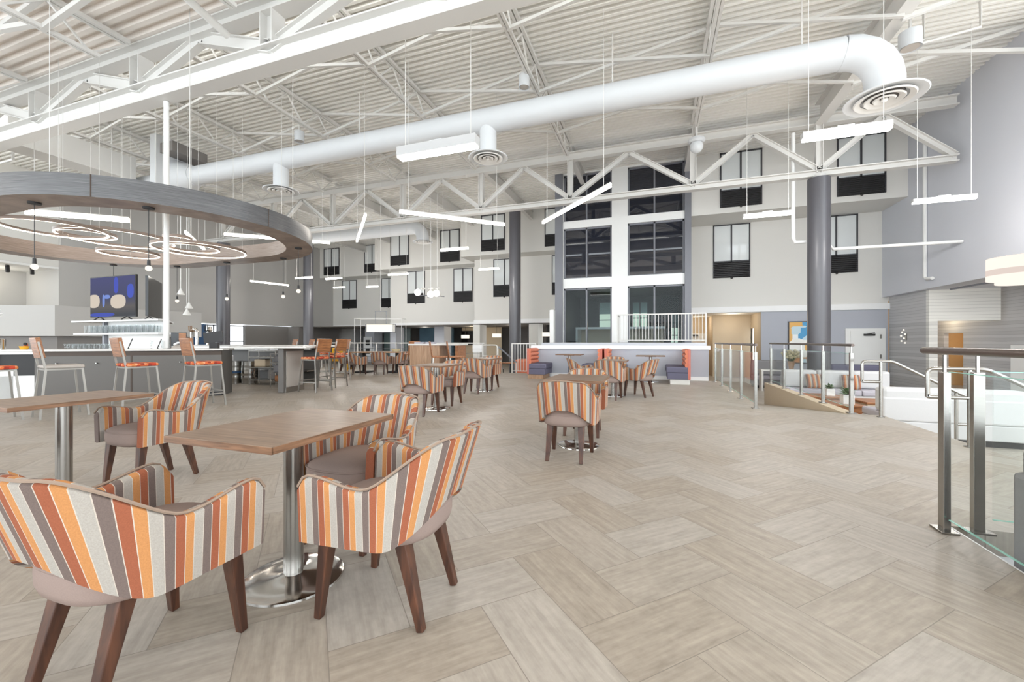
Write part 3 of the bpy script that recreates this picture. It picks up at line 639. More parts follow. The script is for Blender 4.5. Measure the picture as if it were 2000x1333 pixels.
# ================================================================ striped tub chairs and cafe tables
def sstep(a, b, x):
    t = min(1, max(0, (x-a)/(b-a))); return t*t*(3-2*t)
def chair_shell():
    rx, ry, yc, yf = .285, .235, -.06, .225
    path = []; N = 30
    for k in range(N+1):                      # quarter from the middle of the back to the side
        a = PI/2*k/N; e = 2/2.5
        path.append((rx*math.sin(a)**e, yc-ry*math.cos(a)**e))
    for k in range(1, 13): path.append((rx, yc+(yf-yc)*k/12))
    L = [0]
    for a, b in zip(path, path[1:]): L.append(L[-1]+math.dist(a, b))
    T = L[-1]; NS = 27; half = []
    for k in range(NS+1):
        s = T*k/NS; i = max(j for j in range(len(L)) if L[j] <= s+1e-9); i = min(i, len(L)-2)
        f = (s-L[i])/(L[i+1]-L[i]); a, b = path[i], path[i+1]
        half.append((a[0]+(b[0]-a[0])*f, a[1]+(b[1]-a[1])*f, s/T, s))
    full = [(-x, y, p, -s) for x, y, p, s in half[:0:-1]] + half
    rows = []
    for idx, (x, y, p, s) in enumerate(full):
        a = full[max(idx-1, 0)]; b = full[min(idx+1, len(full)-1)]
        tx, ty = b[0]-a[0], b[1]-a[1]; l = math.hypot(tx, ty); nx, ny = ty/l, -tx/l
        if nx*x + ny*(y-.05) < 0: nx, ny = -nx, -ny
        zt = .785 - .012*sstep(0, .25, p) - .19*sstep(.24, .60, p) + .038*sstep(.62, .93, p) - .05*max(0, (p-.93)/.07)**2
        zb = .50 - .155*sstep(.06, .50, p) + .004*p
        back = 1-sstep(.2, .62, p)
        def pt(off, z):
            ln = (z-.40)*(.26*back) ; fl = (z-.40)*.05
            return (x + nx*(off+fl) + 0*ln, y + ny*(off+fl) - ln, z)
        th = .05; ring = []
        for q in range(9): ring.append((pt(0, zb+(zt-.012-zb)*q/8)))
        ring += [pt(-.012, zt-.003), pt(-.025, zt), pt(-.038, zt-.003)]
        for q in range(9): ring.append(pt(-th, zt-.012-(zt-.012-zb)*q/8))
        ring.append(pt(-.025, zb-.006))
        rows.append((s, ring, pt(-.004, zt+.002), pt(-.006, zb-.003)))
    return rows
CH = chair_shell()
def shell_mesh():
    mb = MB(); n = len(CH[0][1]); vs = [v for r in CH for v in r[1]]; fs = []; uvs = []
    for i in range(len(CH)-1):
        for k in range(n):
            k2 = (k+1) % n
            fs.append((i*n+k, i*n+k2, (i+1)*n+k2, (i+1)*n+k))
            u0, u1 = CH[i][0], CH[i+1][0]
            uvs.append([(u0, 0), (u0, 0), (u1, 0), (u1, 0)])
    fs.append(tuple(range(n-1, -1, -1))); uvs.append([(CH[0][0], 0)]*n)
    m = len(CH)-1; fs.append(tuple(m*n+k for k in range(n))); uvs.append([(CH[m][0], 0)]*n)
    return mb.add(vs, fs, uvs)
def seat_mb():
    prof = [(.0, .335), (.88, .335), (.965, .348), (1.0, .375), (1.005, .41), (.995, .438), (.965, .455), (.86, .469), (.5, .479), (0, .482)]
    n = 40; mb = MB(); v = []; f = []
    def ol(k, s):
        a = 2*PI*k/n; e = 2/2.9; c, sn = math.cos(a), math.sin(a)
        return (.238*s*math.copysign(abs(c)**e, c), -.008+.262*s*math.copysign(abs(sn)**e, sn))
    for s, z in prof: v += [(*ol(k, max(s, .001)), z) for k in range(n)]
    for i in range(len(prof)-1):
        for k in range(n): f.append((i*n+k, i*n+(k+1) % n, (i+1)*n+(k+1) % n, (i+1)*n+k))
    return mb.add(v, f), [(*ol(k, 1.0), .442) for k in range(n)]
GC = 'striped tub chairs around the cafe tables'
def make_chair(label):
    t = thing('tub_chair', label, 'chair', group=GC)
    sh = shell_mesh().build('backrest', 'stripe', t, 60)
    MB().tube([r[2] for r in CH] , .0055, 6).build('piping', 'piping', sh)
    mb, edge = seat_mb(); st = mb.build('seat', 'taupe', t, 60)
    MB().tube(edge, .005, 6, closed=True).build('piping', 'taupe', st)
    for s in (-1, 1):
        for (xt, yt, xf, yff) in ((.185, .165, .2, .2), (.15, -.16, .163, -.25)):
            MB().bar((s*xt, yt, .345), (s*xf, yff, 0), .062, .05, .032, .03, up=(0, 1, 0)).build('leg', 'walnut', t, 0, .004)
    return t
chair0 = make_chair('striped tub chair with its back to the near corner, beside the front wood table')
chair0.location = (-1.75, 1.0, 0); chair0.rotation_euler = (0, 0, 0)
def chair(x, y, face, label):
    """face: heading in degrees, 0 = towards +Y, 90 = towards -X"""
    return dup(chair0, (x, y, 0), math.radians(face), label)
chair(-1.135, 1.575, 94, 'striped tub chair turned sideways at the right side of the front table')
chair(-1.68, 2.03, 180, 'striped tub chair half hidden behind the front wood table top')
chair(-3.92, 2.24, 180, 'striped tub chair beyond the front table, facing us at the table by the bar stools')
chair(-3.95, 1.0, 0, 'tub chair at the picture edge of which only the taupe seat shows')
chair(-.815, 4.1, 0, 'striped tub chair seen from behind alone in the middle of the open floor')
chair(-.84, 5.15, 180, 'striped tub chair on the far side of the table in the open floor')
chair(-3.5, 5.72, 4, 'striped tub chair seen from behind at the nearer of the two centre tables')
chair(-3.58, 6.73, 180, 'striped tub chair facing us across the nearer of the two centre tables')
chair(-3.78, 8.44, 0, 'striped tub chair seen from behind at the farther of the two centre tables')
chair(-3.86, 9.36, 176, 'striped tub chair facing us at the farther of the two centre tables')
chair(-.86, 8.42, -4, 'striped tub chair seen from behind at the table before the booths')
chair(-.33, 9.0, 62, 'striped tub chair in profile facing left at the table before the booths')
chair(-1.42, 8.95, -70, 'striped tub chair in profile facing right at the table before the booths')
chair(-.9, 9.55, 180, 'striped tub chair whose top shows over the table before the booths')
chair(-10.5, 12.15, -55, 'striped tub chair at the far lantern table, beside the yellow chair')
chair(-9.72, 11.75, -25, 'striped tub chair at the near left corner of the far lantern table')
chair(-9.0, 12.05, 25, 'striped tub chair at the near right corner of the far lantern table')
chair(-8.55, 12.6, 70, 'striped tub chair with tan stripes at the far lantern table next to the wood counter')
def make_table(label, sx=.6, sy=.76):
    t = thing('cafe_table', label, 'table', group='wood topped pedestal tables')
    MB().box(-sx/2, sx/2, -sy/2, sy/2, .722, .75).build('tabletop', 'laminate', t, 0, .002)
    e = MB(); q = .0015
    e.box(-sx/2-q, sx/2+q, -sy/2-q, -sy/2+.006, .7215, .7485).box(-sx/2-q, sx/2+q, sy/2-.006, sy/2+q, .7215, .7485)
    e.box(-sx/2-q, -sx/2+.006, -sy/2, sy/2, .7215, .7485).box(sx/2-.006, sx/2+q, -sy/2, sy/2, .7215, .7485)
    e.build('edge_band', 'lam_edge', t, 0)
    MB().box(-.15, .15, -.15, .15, .71, .722).build('top_plate', 'black', t, 0)
    MB().lathe([(.0435, .012), (.0435, .711)], 32).build('column', 'chrome', t)
    MB().lathe([(0, .03), (.05, .03), (.06, .026), (.15, .019), (.215, .013), (.226, .009), (.228, 0), (0, 0)], 64).build('base', 'chrome_plate', t)
    return t
table0 = make_table('wood topped pedestal table in front with the round steel base in full view')
table0.location = (-1.66, 1.55, 0)
for x, y, lab in [(-3.94, 1.72, 'wood topped pedestal table cut by the picture edge before the bar stools'), (-.8, 4.55, 'wood topped pedestal table standing in the open floor between two chairs'),
                  (-3.52, 6.24, 'wood topped pedestal table, nearer of the two in the centre'), (-3.77, 8.9, 'wood topped pedestal table, farther of the two in the centre'),
                  (-.84, 8.9, 'wood topped pedestal table before the booths and the low white wall')]:
    dup(table0, (x, y, 0), 0, lab)
tb = dup(table0, (-2.45, 12.45, 0), PI/2, 'wood topped pedestal table between the end booth and the first orange booth back')
dup(table0, (-.12, 12.2, 0), PI/2, 'wood topped pedestal table between the booths on the right')
# ---------------------------------------------------------------- booths
def booth(x, y, rz, L, plinth, label):
    """faces local +x; the back runs along y"""
    t = thing('booth', label, 'booth', (x, y, 0), rz, 'booths against the low white wall')
    MB().box(.02, .5, -L/2+.03, L/2-.03, 0, .13).build('plinth', plinth, t, 0)
    MB().box(0, .07, -L/2, L/2, .13, .93).build('back_shell', 'orange_back', t, 0, .012)
    c = MB()
    for k in range(4):
        z0 = .45+k*.118
        c.extrude([(.07, z0), (.115, z0+.004), (.135, z0+.03), (.14, z0+.06), (.13, z0+.095), (.105, z0+.114), (.07, z0+.118)], 'y', -L/2+.01, L/2-.01)
    c.build('back_cushion', 'orange_vinyl', t, 50)
    MB().box(.06, .57, -L/2, L/2, .13, .3).build('seat_box', 'indigo', t, 0, .01)
    MB().box(.06, .6, -L/2-.003, L/2+.003, .3, .46).build('seat_cushion', 'indigo', t, 0, .03)
    return t
booth(-3.72, 12.58, 0, .9, 'oak', 'orange and blue-gray booth at the left end of the low wall')
booth(-1.46, 12.65, PI, .8, 'oak', 'orange booth back turned away, left of the back-to-back pair')
booth(-1.4, 12.65, 0, .8, 'oak', 'orange tufted booth facing right, right of the back-to-back pair')
booth(.88, 12.38, PI, 1.3, 'quartz', 'orange and blue-gray booth with a pale plinth at the right end of the low wall')
o = MB().box(-.04, .04, -.008, 0, -.06, .06).build('wall_outlet', 'trim'); o.location = (.02, 13.1, .42); tag(o, 'small white outlet plate on the low wall under a booth table', 'outlet')
# ---------------------------------------------------------------- glass rails
def rail_post(parent, x, y, z0=0, h=1.04, sx=.045, sy=.06, rz=0):
    p = MB().obox((x, y, z0+.005+h*.46), (sx, sy, h*.92), rz).build('post', 'chrome', parent, 0, .003)
    MB().obox((x, y, z0+.006), (sx*2.4, sy*2.2, .012), rz).build('base_plate', 'chrome', p, 0, .002)
    MB().tube([(x, y, z0+h*.92), (x, y, z0+h+.025)], .009, 8).build('saddle', 'chrome_plate', p)
def glass_pane(parent, a, b, z0, z1, t=.012):
    a, b = Vector(a), Vector(b); L = (b-a).length; rz = math.atan2(b.y-a.y, b.x-a.x); m = (a+b)/2
    g = MB().obox((m.x, m.y, (z0+z1)/2), (L, t, z1-z0), rz).build('glass_panel', 'glass', parent, 0)
    MB().obox((m.x, m.y, z1+.001), (L, t*1.02, .004), rz).obox((m.x, m.y, z0-.001), (L, t*1.02, .004), rz).build('panel_edge', 'glass_green', g, 0)
def glass_rail(label, x, ys, y_end):
    t = thing('glass_railing', label, 'railing', (0, 0, 0))
    for y in ys: rail_post(t, x, y)
    for a, b in zip(ys, ys[1:]): glass_pane(t, (x, a+.05, 0), (x, b-.05, 0), .09, .95)
    MB().tube([(x, ys[0]-.06, 1.085), (x, y_end, 1.085)], .022, 12).build('handrail', 'rail_cap', t)
    return t
glass_rail('glass railing with steel posts on the left edge of the ramp', 1.62, [8.02, 9.27, 10.5, 11.75, 12.98], 13.04)
glass_rail('glass railing with steel posts on the tan curb right of the ramp', 2.95, [7.98, 9.15, 10.35, 11.6, 12.8], 12.9)
t = thing('glass_railing', 'big glass railing with a bronze handrail in the near right corner', 'railing', (0, 0, 0))
rail_post(t, 1.655, 3.22, 0, 1.04, .036, .055); rail_post(t, 1.66, .9, 0, 1.04, .05, .075)
glass_pane(t, (1.655, 3.17, 0), (1.66, .95, 0), .085, .965)
MB().tube([(1.655, 3.42, 1.09), (1.655, .6, 1.09)], .022, 14).build('handrail', 'rail_cap', t)
t = thing('glass_railing', 'glass railing turning off behind the big near post', 'railing', (0, 0, 0))
rail_post(t, 1.83, 3.26, 0, 1.04, .055, .036); rail_post(t, 3.22, 3.26, 0, 1.04, .075, .05)
glass_pane(t, (1.9, 3.26, 0), (3.15, 3.26, 0), .085, .965)
MB().tube([(1.8, 3.26, 1.085), (3.3, 3.26, 1.085)], .02, 12).build('handrail', 'rail_cap', t)
def rnd(pts, r=.05, n=4):
    """round the corners of a polyline"""
    out = [Vector(pts[0])]
    for a, b, c in zip(pts, pts[1:], pts[2:]):
        a, b, c = Vector(a), Vector(b), Vector(c); p = b+(a-b).normalized()*r; q = b+(c-b).normalized()*r
        for k in range(n+1):
            u = k/n; out.append(p*(1-u)**2+b*2*u*(1-u)+q*u*u)
    out.append(Vector(pts[-1])); return out
def stair_rail(y, label, x0=2.99):
    t = thing('stair_handrail', label, 'handrail', (0, y, 0)); r = .021
    MB().tube(rnd([(x0, 0, .53), (x0, 0, .845), (3.36, 0, .845), (4.35, 0, .27), (4.35, 0, -.05), (4.1, 0, -.05)], .06), r, 10).build('handrail', 'chrome', t)
    MB().tube(rnd([(x0, 0, .56), (x0, 0, .53), (3.22, 0, .53)], .02), r, 10).build('lower_loop', 'chrome', t)
    MB().tube([(3.22, 0, 0), (3.22, 0, .845)], r, 10).build('post', 'chrome', t); MB().tube([(4.1, 0, -.6), (4.1, 0, .4)], r, 10).build('post', 'chrome', t)
    MB().cyl((3.22, 0, 0), .05, .01, 16).build('flange', 'chrome', t)
stair_rail(7.72, 'tubular steel stair handrail with a square loop beside the glass rail end')
stair_rail(5.85, 'tubular steel stair handrail partly behind the big near post', 2.86)
st = struct('floor_steps', MB().box(3.34, 3.64, 4.2, 7.88, -.6, -.15).box(3.64, 3.94, 4.2, 7.88, -.6, -.3).box(3.94, 4.24, 4.2, 7.88, -.6, -.45), 'tile', smooth=0)
# ---------------------------------------------------------------- sunken lounge
ZL = -.6
def sofa(x, y, rz, L, D, hs, hb, mats, label, name='sofa', n=2):
    """faces local -y; origin at floor, middle"""
    t = thing(name, label, 'sofa', (x, y, ZL), rz)
    MB().box(-L/2+.05, L/2-.05, -D/2+.04, D/2-.04, 0, .1).build('plinth', 'black', t, 0)
    MB().box(-L/2, L/2, -D/2, D/2, .1, hs-.14).build('base', mats[0], t, 0, .02)
    MB().box(-L/2, L/2, D/2-.16, D/2, hs-.14, hb-.16).build('back_frame', mats[0], t, 0, .03)
    for k in range(n):
        a = -L/2+L*k/n; b = a+L/n
        MB().box(a+.006, b-.006, -D/2-.02, D/2-.17, hs-.14, hs).build('seat_cushion', mats[1], t, 0, .03)
        MB().box(a+.006, b-.006, D/2-.34, D/2-.02, hs+.005, hb).build('back_cushion', mats[2], t, 0, .06)
    return t
sofa(4.73, 9.35, PI, 1.93, .8, .5, .93, ('linen', 'lilac', 'linen'), 'white sofa seen from behind past the stair handrail', n=2)
sofa(4.75, 13.75, 0, 2.5, .85, .43, .92, ('linen', 'lilac', 'linen'), 'white sofa with two striped pillows behind the coffee tables', n=3)
sofa(4.1, 17.9, 0, 1.2, .8, .45, 1.02, ('gray_cloth', 'lilac', 'gray_cloth'), 'gray sofa end glimpsed through the glass under the framed picture', n=1)
sofa(6.4, 16.9, 0, 1.4, .8, .45, .95, ('indigo', 'indigo', 'indigo'), 'blue-gray sofa back to the right of the thick column', n=1)
sofa(2.4, 2.5, PI/2, 1.1, 1.1, .5, 1.2, ('gray_cloth', 'gray_cloth', 'gray_cloth'), 'tall gray banquette end cut by the picture edge behind the near glass', n=1)
def pillow(x, y, z, rz, tilt, label, s=.42):
    mb = MB(); n = 12; v = []; f = []; uv = []
    for side in (1, -1):
        o = len(v)
        for i in range(n+1):
            for j in range(n+1):
                a, b = i/n*2-1, j/n*2-1; e = (1-a**4)*(1-b**4)
                v.append((a*s/2*(1-.06*b*b), side*.075*max(e, 0)**.5, b*s/2*(1-.06*a*a)))
        for i in range(n):
            for j in range(n):
                q = (o+i*(n+1)+j, o+(i+1)*(n+1)+j, o+(i+1)*(n+1)+j+1, o+i*(n+1)+j+1); f.append(q); uv.append([(v[k][0], 0) for k in q])
    o = mb.add(v, f, uv).build('throw_pillow', 'stripe', None, 60); o.location = (x, y, z); o.rotation_euler = (tilt, 0, rz)
    return tag(o, label, 'pillow')
pillow(4.2, 13.68, .03, .1, -.35, 'striped pillow at the left of the white lounge sofa'); pillow(5.05, 13.68, .03, -.15, -.35, 'striped pillow further right on the white lounge sofa, behind a planter')
def crate_table(x, y, rz, sx, sy, h, label):
    t = thing('coffee_table', label, 'table', (x, y, ZL), rz, 'low block coffee tables')
    MB().box(-sx/2, sx/2, -sy/2, sy/2, h-.04, h).build('top', 'brown_wood', t, 0, .004); MB().box(-sx/2+.02, sx/2-.02, -sy/2+.02, sy/2-.02, .04, h-.04).build('body', 'brown_wood', t, 0)
    MB().box(-sx/2+.06, sx/2-.06, -sy/2+.06, sy/2-.06, 0, .04).build('plinth', 'black', t, 0); return t
crate_table(3.85, 12.1, .15, .85, .75, .42, 'brown wood block coffee table with the small white planter')
crate_table(3.72, 10.85, .15, .8, .8, .4, 'brown wood block coffee table nearest the glass rail, bigger plant on it')
t = thing('ottoman', 'tan and pink box ottoman beside the stair handrail', 'ottoman', (4.62, 11.15, ZL), .1)
MB().box(-.4, .4, -.35, .35, 0, .4).build('body', 'tan_curb', t, 0, .01); MB().box(-.41, .41, -.36, .36, .4, .45).build('top', 'brown_wood', t, 0, .01)
t = thing('side_table', 'small wooden pedestal side table behind the stair handrail post', 'table', (5.4, 12.1, ZL))
MB().cyl((0, 0, .52), .25, .03, 24).build('top', 'oak', t); MB().lathe([(.05, .52), (.04, .3), (.09, .02), (.12, 0)], 16).build('pedestal', 'oak', t)
def plant(x, y, z, s, n, label, cube=True):
    t = thing('potted_plant', label, 'plant', (x, y, z))
    MB().box(-s/2, s/2, -s/2, s/2, 0, s).build('planter', 'trim', t, 0, .006); MB().cyl((0, 0, s-.005), s*.4, .008, 12).build('soil', 'bar_brown', t)
    lf = MB()
    for k in range(n):
        a = random.uniform(0, 2*PI); e = random.uniform(.25, 1.2); L = s*random.uniform(.7, 1.3); w = s*.16
        d = Vector((math.cos(a)*math.cos(e), math.sin(a)*math.cos(e), math.sin(e))); sd = Vector((-math.sin(a), math.cos(a), 0))*w
        p = Vector((0, 0, s)); q = p+d*L*.55; r = p+d*L-Vector((0, 0, L*.2)); up = Vector((0, 0, .006))
        lf.add([p, q+sd, r, q-sd, q+up], [(0, 1, 4), (1, 2, 4), (2, 3, 4), (3, 0, 4)])
    lf.build('foliage', 'leaf', t, 0)
plant(4.02, 12.05, ZL+.42, .17, 26, 'small green plant in a white cube planter on the far coffee table')
plant(3.9, 10.75, ZL+.4, .2, 60, 'bushy green plant in a white planter behind the end post of the glass rail')
t = thing('flower_vase', 'tan vase of pale dried flowers behind the glass rail', 'vase', (4.46, 16.7, ZL+.75))
MB().lathe([(0, 0), (.08, 0), (.07, .05), (.1, .22), (.12, .3), (.11, .3), (.09, .2), (0, .18)], 20).build('vase', 'terracotta', t)
fl = MB(); stm = MB()
for k in range(70):
    a = random.uniform(0, 2*PI); r = .27*math.sqrt(random.random()); h = .42+.3*random.random()*(1-r)
    stm.bar((0, 0, .25), (r*math.cos(a), r*math.sin(a), h), .006, .006); fl.ball((r*math.cos(a), r*math.sin(a), h), random.uniform(.025, .05), 6, 4)
fl.build('flowers', 'leaf_pale', t, 60); stm.build('stems', 'leaf', t, 0)
t = thing('console_table', 'pale console table holding the flower vase behind the lounge sofa', 'table', (4.1, 16.7, ZL))
MB().box(-.6, .6, -.2, .2, .7, .75).build('top', 'quartz', t, 0, .004)
for sx in (-.55, .55): MB().box(sx-.03, sx+.03, -.18, .18, 0, .7).build('leg', 'quartz', t, 0)
def art_mat():
    m, b, t = base_mat('abstract_painting', (1, 1, 1, 1), .4)
    tc = t.new('ShaderNodeTexCoord'); mp = t.new('ShaderNodeMapping'); mp.inputs['Scale'].default_value = (2.2, 1, 2.6); t.link(tc.outputs['Object'], mp.inputs[0])
    vo = t.new('ShaderNodeTexVoronoi', distance='CHEBYCHEV'); vo.inputs['Scale'].default_value = 1.0; t.link(mp.outputs[0], vo.inputs['Vector'])
    sp = t.new('ShaderNodeSeparateColor'); t.link(vo.outputs['Color'], sp.inputs[0])
    r = t.new('ShaderNodeValToRGB'); r.color_ramp.interpolation = 'CONSTANT'; cs = [srgb(232, 238, 240), srgb(60, 150, 200), srgb(222, 170, 84), srgb(190, 214, 224), srgb(236, 236, 230), srgb(196, 132, 70)]
    r.color_ramp.elements[0].color = cs[0]; r.color_ramp.elements[1].color = cs[1]; r.color_ramp.elements[1].position = 1/6
    for k in range(2, 6): e = r.color_ramp.elements.new(k/6); e.color = cs[k]
    t.link(sp.outputs[0], r.inputs[0]); t.link(r.outputs[0], b.inputs['Base Color']); return m
t = thing('framed_picture', 'tall abstract picture in blue, orange and white on the blue-gray wall behind the column', 'picture', (5.9, 20.5, 1.1))
MB().box(-.55, .55, -.05, 0, -.9, .88).build('frame', 'frame', t, 0); MB().box(-.51, .51, -.058, -.05, -.86, .84).build('canvas', art_mat(), t, 0)
t = thing('wall_sconce', 'cluster wall sconce glowing on the gray boarded wall', 'wall lamp', (8.82, 19.3, 1.3))
MB().box(-.03, 0, -.05, .05, -.12, .12).build('back_plate', 'chrome', t, 0)
for k in range(7):
    MB().ball((-.08-.03*(k % 2), (-.09, .08, -.02, .1, -.1, .03, 0)[k], (-.22, -.15, -.05, .04, .1, .18, .26)[k]), .03, 10, 8).build('glass_globe', 'bulb', t)
t = thing('drum_pendant', 'two-tier fabric drum pendant lamp glowing at the right picture edge', 'pendant lamp', (5.95, 9.47, 2.2))
MB().lathe([(.46, .08), (.46, .18), (.46, .18)], 40).build('shade_band', 'shade_band', t)
MB().lathe([(.462, .0), (.462, .08)], 40).lathe([(.46, .18), (.46, .38)], 40).build('outer_shade', 'shade', t)
MB().lathe([(.36, -.07), (.36, .02)], 40).lathe([(0, -.06), (.355, -.06)], 40).build('inner_shade', 'shade', t)
MB().tube([(0, 0, .3), (0, 0, 6.6)], .012, 8).build('rod', 'steel', t)
# ================================================================ hanging lights
def linear(a, b, z, label, group, w=.055, h=.075, lit='led', body=False, top=8.8):
    a, b = Vector((*a, 0)), Vector((*b, 0)); L = (b-a).length; m = (a+b)/2
    t = thing('linear_pendant', label, 'pendant lamp', (m.x, m.y, z), math.atan2(b.y-a.y, b.x-a.x), group)
    if body:
        MB().box(-L/2, L/2, -w/2, w/2, 0, h).build('housing', 'fixture', t, 0, .004)
        MB().box(-L/2+.01, L/2-.01, -w/2+.01, w/2-.01, -.035, 0).build('diffuser', lit, t, 0)
        MB().box(-.12, .12, -w*.3, w*.3, h, h+.03).build('mount_plate', 'duct', t, 0)
    else:
        MB().box(-L/2, L/2, -w/2, w/2, 0, h).build('diffuser', lit, t, 0); MB().box(-L/2, L/2, -w*.4, w*.4, h, h+.03).build('housing', 'steel', t, 0)
    for x in (-L*.42, L*.42): MB().tube([(x, 0, h), (x, 0, top-z)], .006, 5).build('cable', 'steel', t, 0)
    return t
G1, G2, G3 = 'long zigzag tube lights', 'small bar lights near the right wall', 'small bar lights before the back windows'
linear((-6.51, 9.53), (-4.27, 11.62), 4.6, 'long glowing tube light slanting down to the right left of the tower', G1)
linear((-3.12, 11.78), (-.94, 9.46), 4.6, 'long glowing tube light slanting up to the right across the tower windows', G1)
linear((-9.84, 11.86), (-7.56, 9.46), 4.6, 'long glowing tube light seen nearly end-on, hanging steeply right of the bar canopy', G1)
linear((-13.28, 9.66), (-10.9, 11.74), 4.6, 'long glowing tube light partly hidden by the right end of the bar canopy', G1)
linear((-14.18, 9.06), (-16.5, 11.3), 4.6, 'long glowing tube light slanting behind the glowing rings', G1)
linear((-16.16, 6.28), (-14.44, 7.7), 4.6, 'long white tube light above the rings inside the bar canopy', G1, .09, .12)
linear((-4.55, 6.66), (-2.95, 6.66), 4.6, 'large white box light hanging before the round air duct', None, .2, .17, 'led_cool', True)
linear((2.37, 8.3), (3.6, 8.3), 4.6, 'white box light hanging below the elbow diffuser', G2, .14, .1, 'led_cool', True)
linear((2.32, 13), (3.5, 13), 4.6, 'white bar light hanging left of the thick column', G2, .1, .08, 'led_cool', True)
linear((6.06, 13), (7.28, 13), 4.6, 'white bar light hanging before the gray right wall', G2, .1, .08, 'led_cool', True)
for a, b, lab in [((-7.78, 14.1), (-6.62, 14.1), 'small glowing bar light before the third-storey window left of the column'), ((-13.3, 18.45), (-12.08, 18.45), 'small glowing bar light left of the globe chandelier'),
                  ((-18.93, 17.8), (-17.72, 17.8), 'small glowing bar light beside the farthest column'), ((-17.51, 18.55), (-16.4, 18.55), 'small glowing bar light just right of the farthest column'),
                  ((-19.9, 21.75), (-18.98, 21.75), 'smallest glowing bar light, lowest at the far left windows'), ((-8.14, 18.55), (-7.09, 18.55), 'small glowing bar light just left of the middle charcoal column'),
                  ((-17.6, 22.1), (-16.7, 22.1), 'small glowing bar light beyond the lantern frame'), ((-22.2, 17.7), (-21.7, 19.9), 'longer slanting bar light against the gray left wall')]:
    linear(a, b, 4.6, lab, G3)
# ---------------------------------------------------------------- canopy ring over the bar
RC = [(-11.0, 6.8), (-14.6, 6.8)]; RO, RI, RZ0, RZ1 = 3.0, 2.36, 3.65, 4.04
def stadium(R, n=40):
    p = [(RC[0][0]+R*math.cos(-PI/2+PI*k/n), RC[0][1]+R*math.sin(-PI/2+PI*k/n)) for k in range(n+1)]
    p += [(RC[1][0]+R*math.cos(PI/2+PI*k/n), RC[1][1]+R*math.sin(PI/2+PI*k/n)) for k in range(n+1)]
    return p
def strip(A, za, B, zb):
    n = len(A); v = [(x, y, za) for x, y in A] + [(x, y, zb) for x, y in B]
    return MB().add(v, [(i, (i+1) % n, n+(i+1) % n, n+i) for i in range(n)])
t = thing('canopy_ring', 'huge oval ring canopy of gray metal and brown wood hung over the bar', 'canopy', (0, 0, 0))
o_, i_ = stadium(RO), stadium(RI)
strip(o_, RZ0, o_, RZ1).build('outer_band', 'ring_metal', t); strip(i_, RZ0, i_, RZ1).build('inner_band', 'ring_wood', t)
strip(o_, RZ0, i_, RZ0).build('underside', 'ring_wood', t); strip(o_, RZ1, i_, RZ1).build('top_cover', 'ring_metal', t)
sm = MB()
for k in (8, 20, 32, 60): x, y = o_[k]; sm.box(x-.008, x+.008, y-.008, y+.008, RZ0, RZ1)
sm.build('band_seam', 'bar_brown', t, 0)
mid = stadium(2.68)
for k in (4, 14, 26, 38, 46, 58, 70): MB().tube([(*mid[k], RZ1), (*mid[k], 8.8)], .006, 5).build('cable', 'steel', t, 0)
GB = 'globe bulbs hung from the oval canopy'
for x, y, zb, lab in [(-10.57, 4.22, 2.42, 'frosted globe bulb on a dark cord at the left end of the canopy, nearest us'), (-8.95, 5.08, 2.44, 'frosted globe bulb on a dark cord just left of the slim white pole'),
                      (-16.77, 8.52, 2.42, 'frosted globe bulb whose cord shows above the lit television'), (-15.1, 9.39, 2.42, 'frosted globe bulb beside the white cone pendants'),
                      (-12.83, 9.42, 2.42, 'frosted globe bulb before the charcoal column beyond the bar'), (-10.59, 9.51, 2.42, 'frosted globe bulb lower of the two under the right end of the canopy'),
                      (-9.04, 8.6, 2.42, 'frosted globe bulb higher of the two under the right end of the canopy')]:
    c = thing('bulb_pendant', lab, 'pendant lamp', (x, y, zb), 0, GB)
    MB().cyl((0, 0, RZ0-zb-.03), .09, .03, 20).build('ceiling_plate', 'black', c); MB().tube([(0, 0, .2), (0, 0, RZ0-zb-.02)], .006, 6).build('cord', 'black', c)
    MB().lathe([(0, .22), (.025, .22), (.03, .12), (0, .12)], 12).build('socket', 'black', c); MB().ball((0, 0, .07), .054, 18, 12).build('bulb', 'bulb', c)
# glowing rings
def glow_ring(x, y, z, r, label, group='glowing ring lights'):
    t = thing('ring_light', label, 'pendant lamp', (x, y, z), 0, group); n = 64
    MB().lathe([(r+.018, 0), (r-.02, 0), (r-.02, .02), (r-.016, .02), (r-.016, .004), (r+.018, .004), (r+.018, 0)], n).build('led_strip', 'led_ring', t)
    MB().lathe([(r+.022, -.002), (r+.022, .07), (r-.018, .07), (r-.018, .022)], n).build('ring_frame', 'ring_wood', t)
    for k in range(3):
        a = 2*PI*k/3+.5; MB().tube([(r*math.cos(a), r*math.sin(a), .08), (r*math.cos(a), r*math.sin(a), 8.8-z)], .004, 4).build('cable', 'steel', t, 0)
for x, y, z, r, lab in [(-5.10, 2.168, 3.6, .345, 'large glowing ring at the left end inside the canopy'), (-4.996, 2.577, 3.7, .428, 'large glowing ring in the middle inside the canopy'), (-5.07, 2.378, 3.8, .2, 'small glowing ring overlapping the middle large one at its left'),
                        (-5.74, 3.06, 3.6, .2677, 'thin glowing ring lowest above the television'), (-4.768, 3.2, 3.58, .426, 'large glowing ring at the right end past the white pole'), (-4.75, 3.105, 3.6, .239, 'small glowing ring nested in the right large ring'),
                        (-4.43, 2.76, 3.8, .11, 'smallest glowing ring right behind the white pole')]: glow_ring(x*(z-1.15), y*(z-1.15), z, r*(z-1.15), lab)
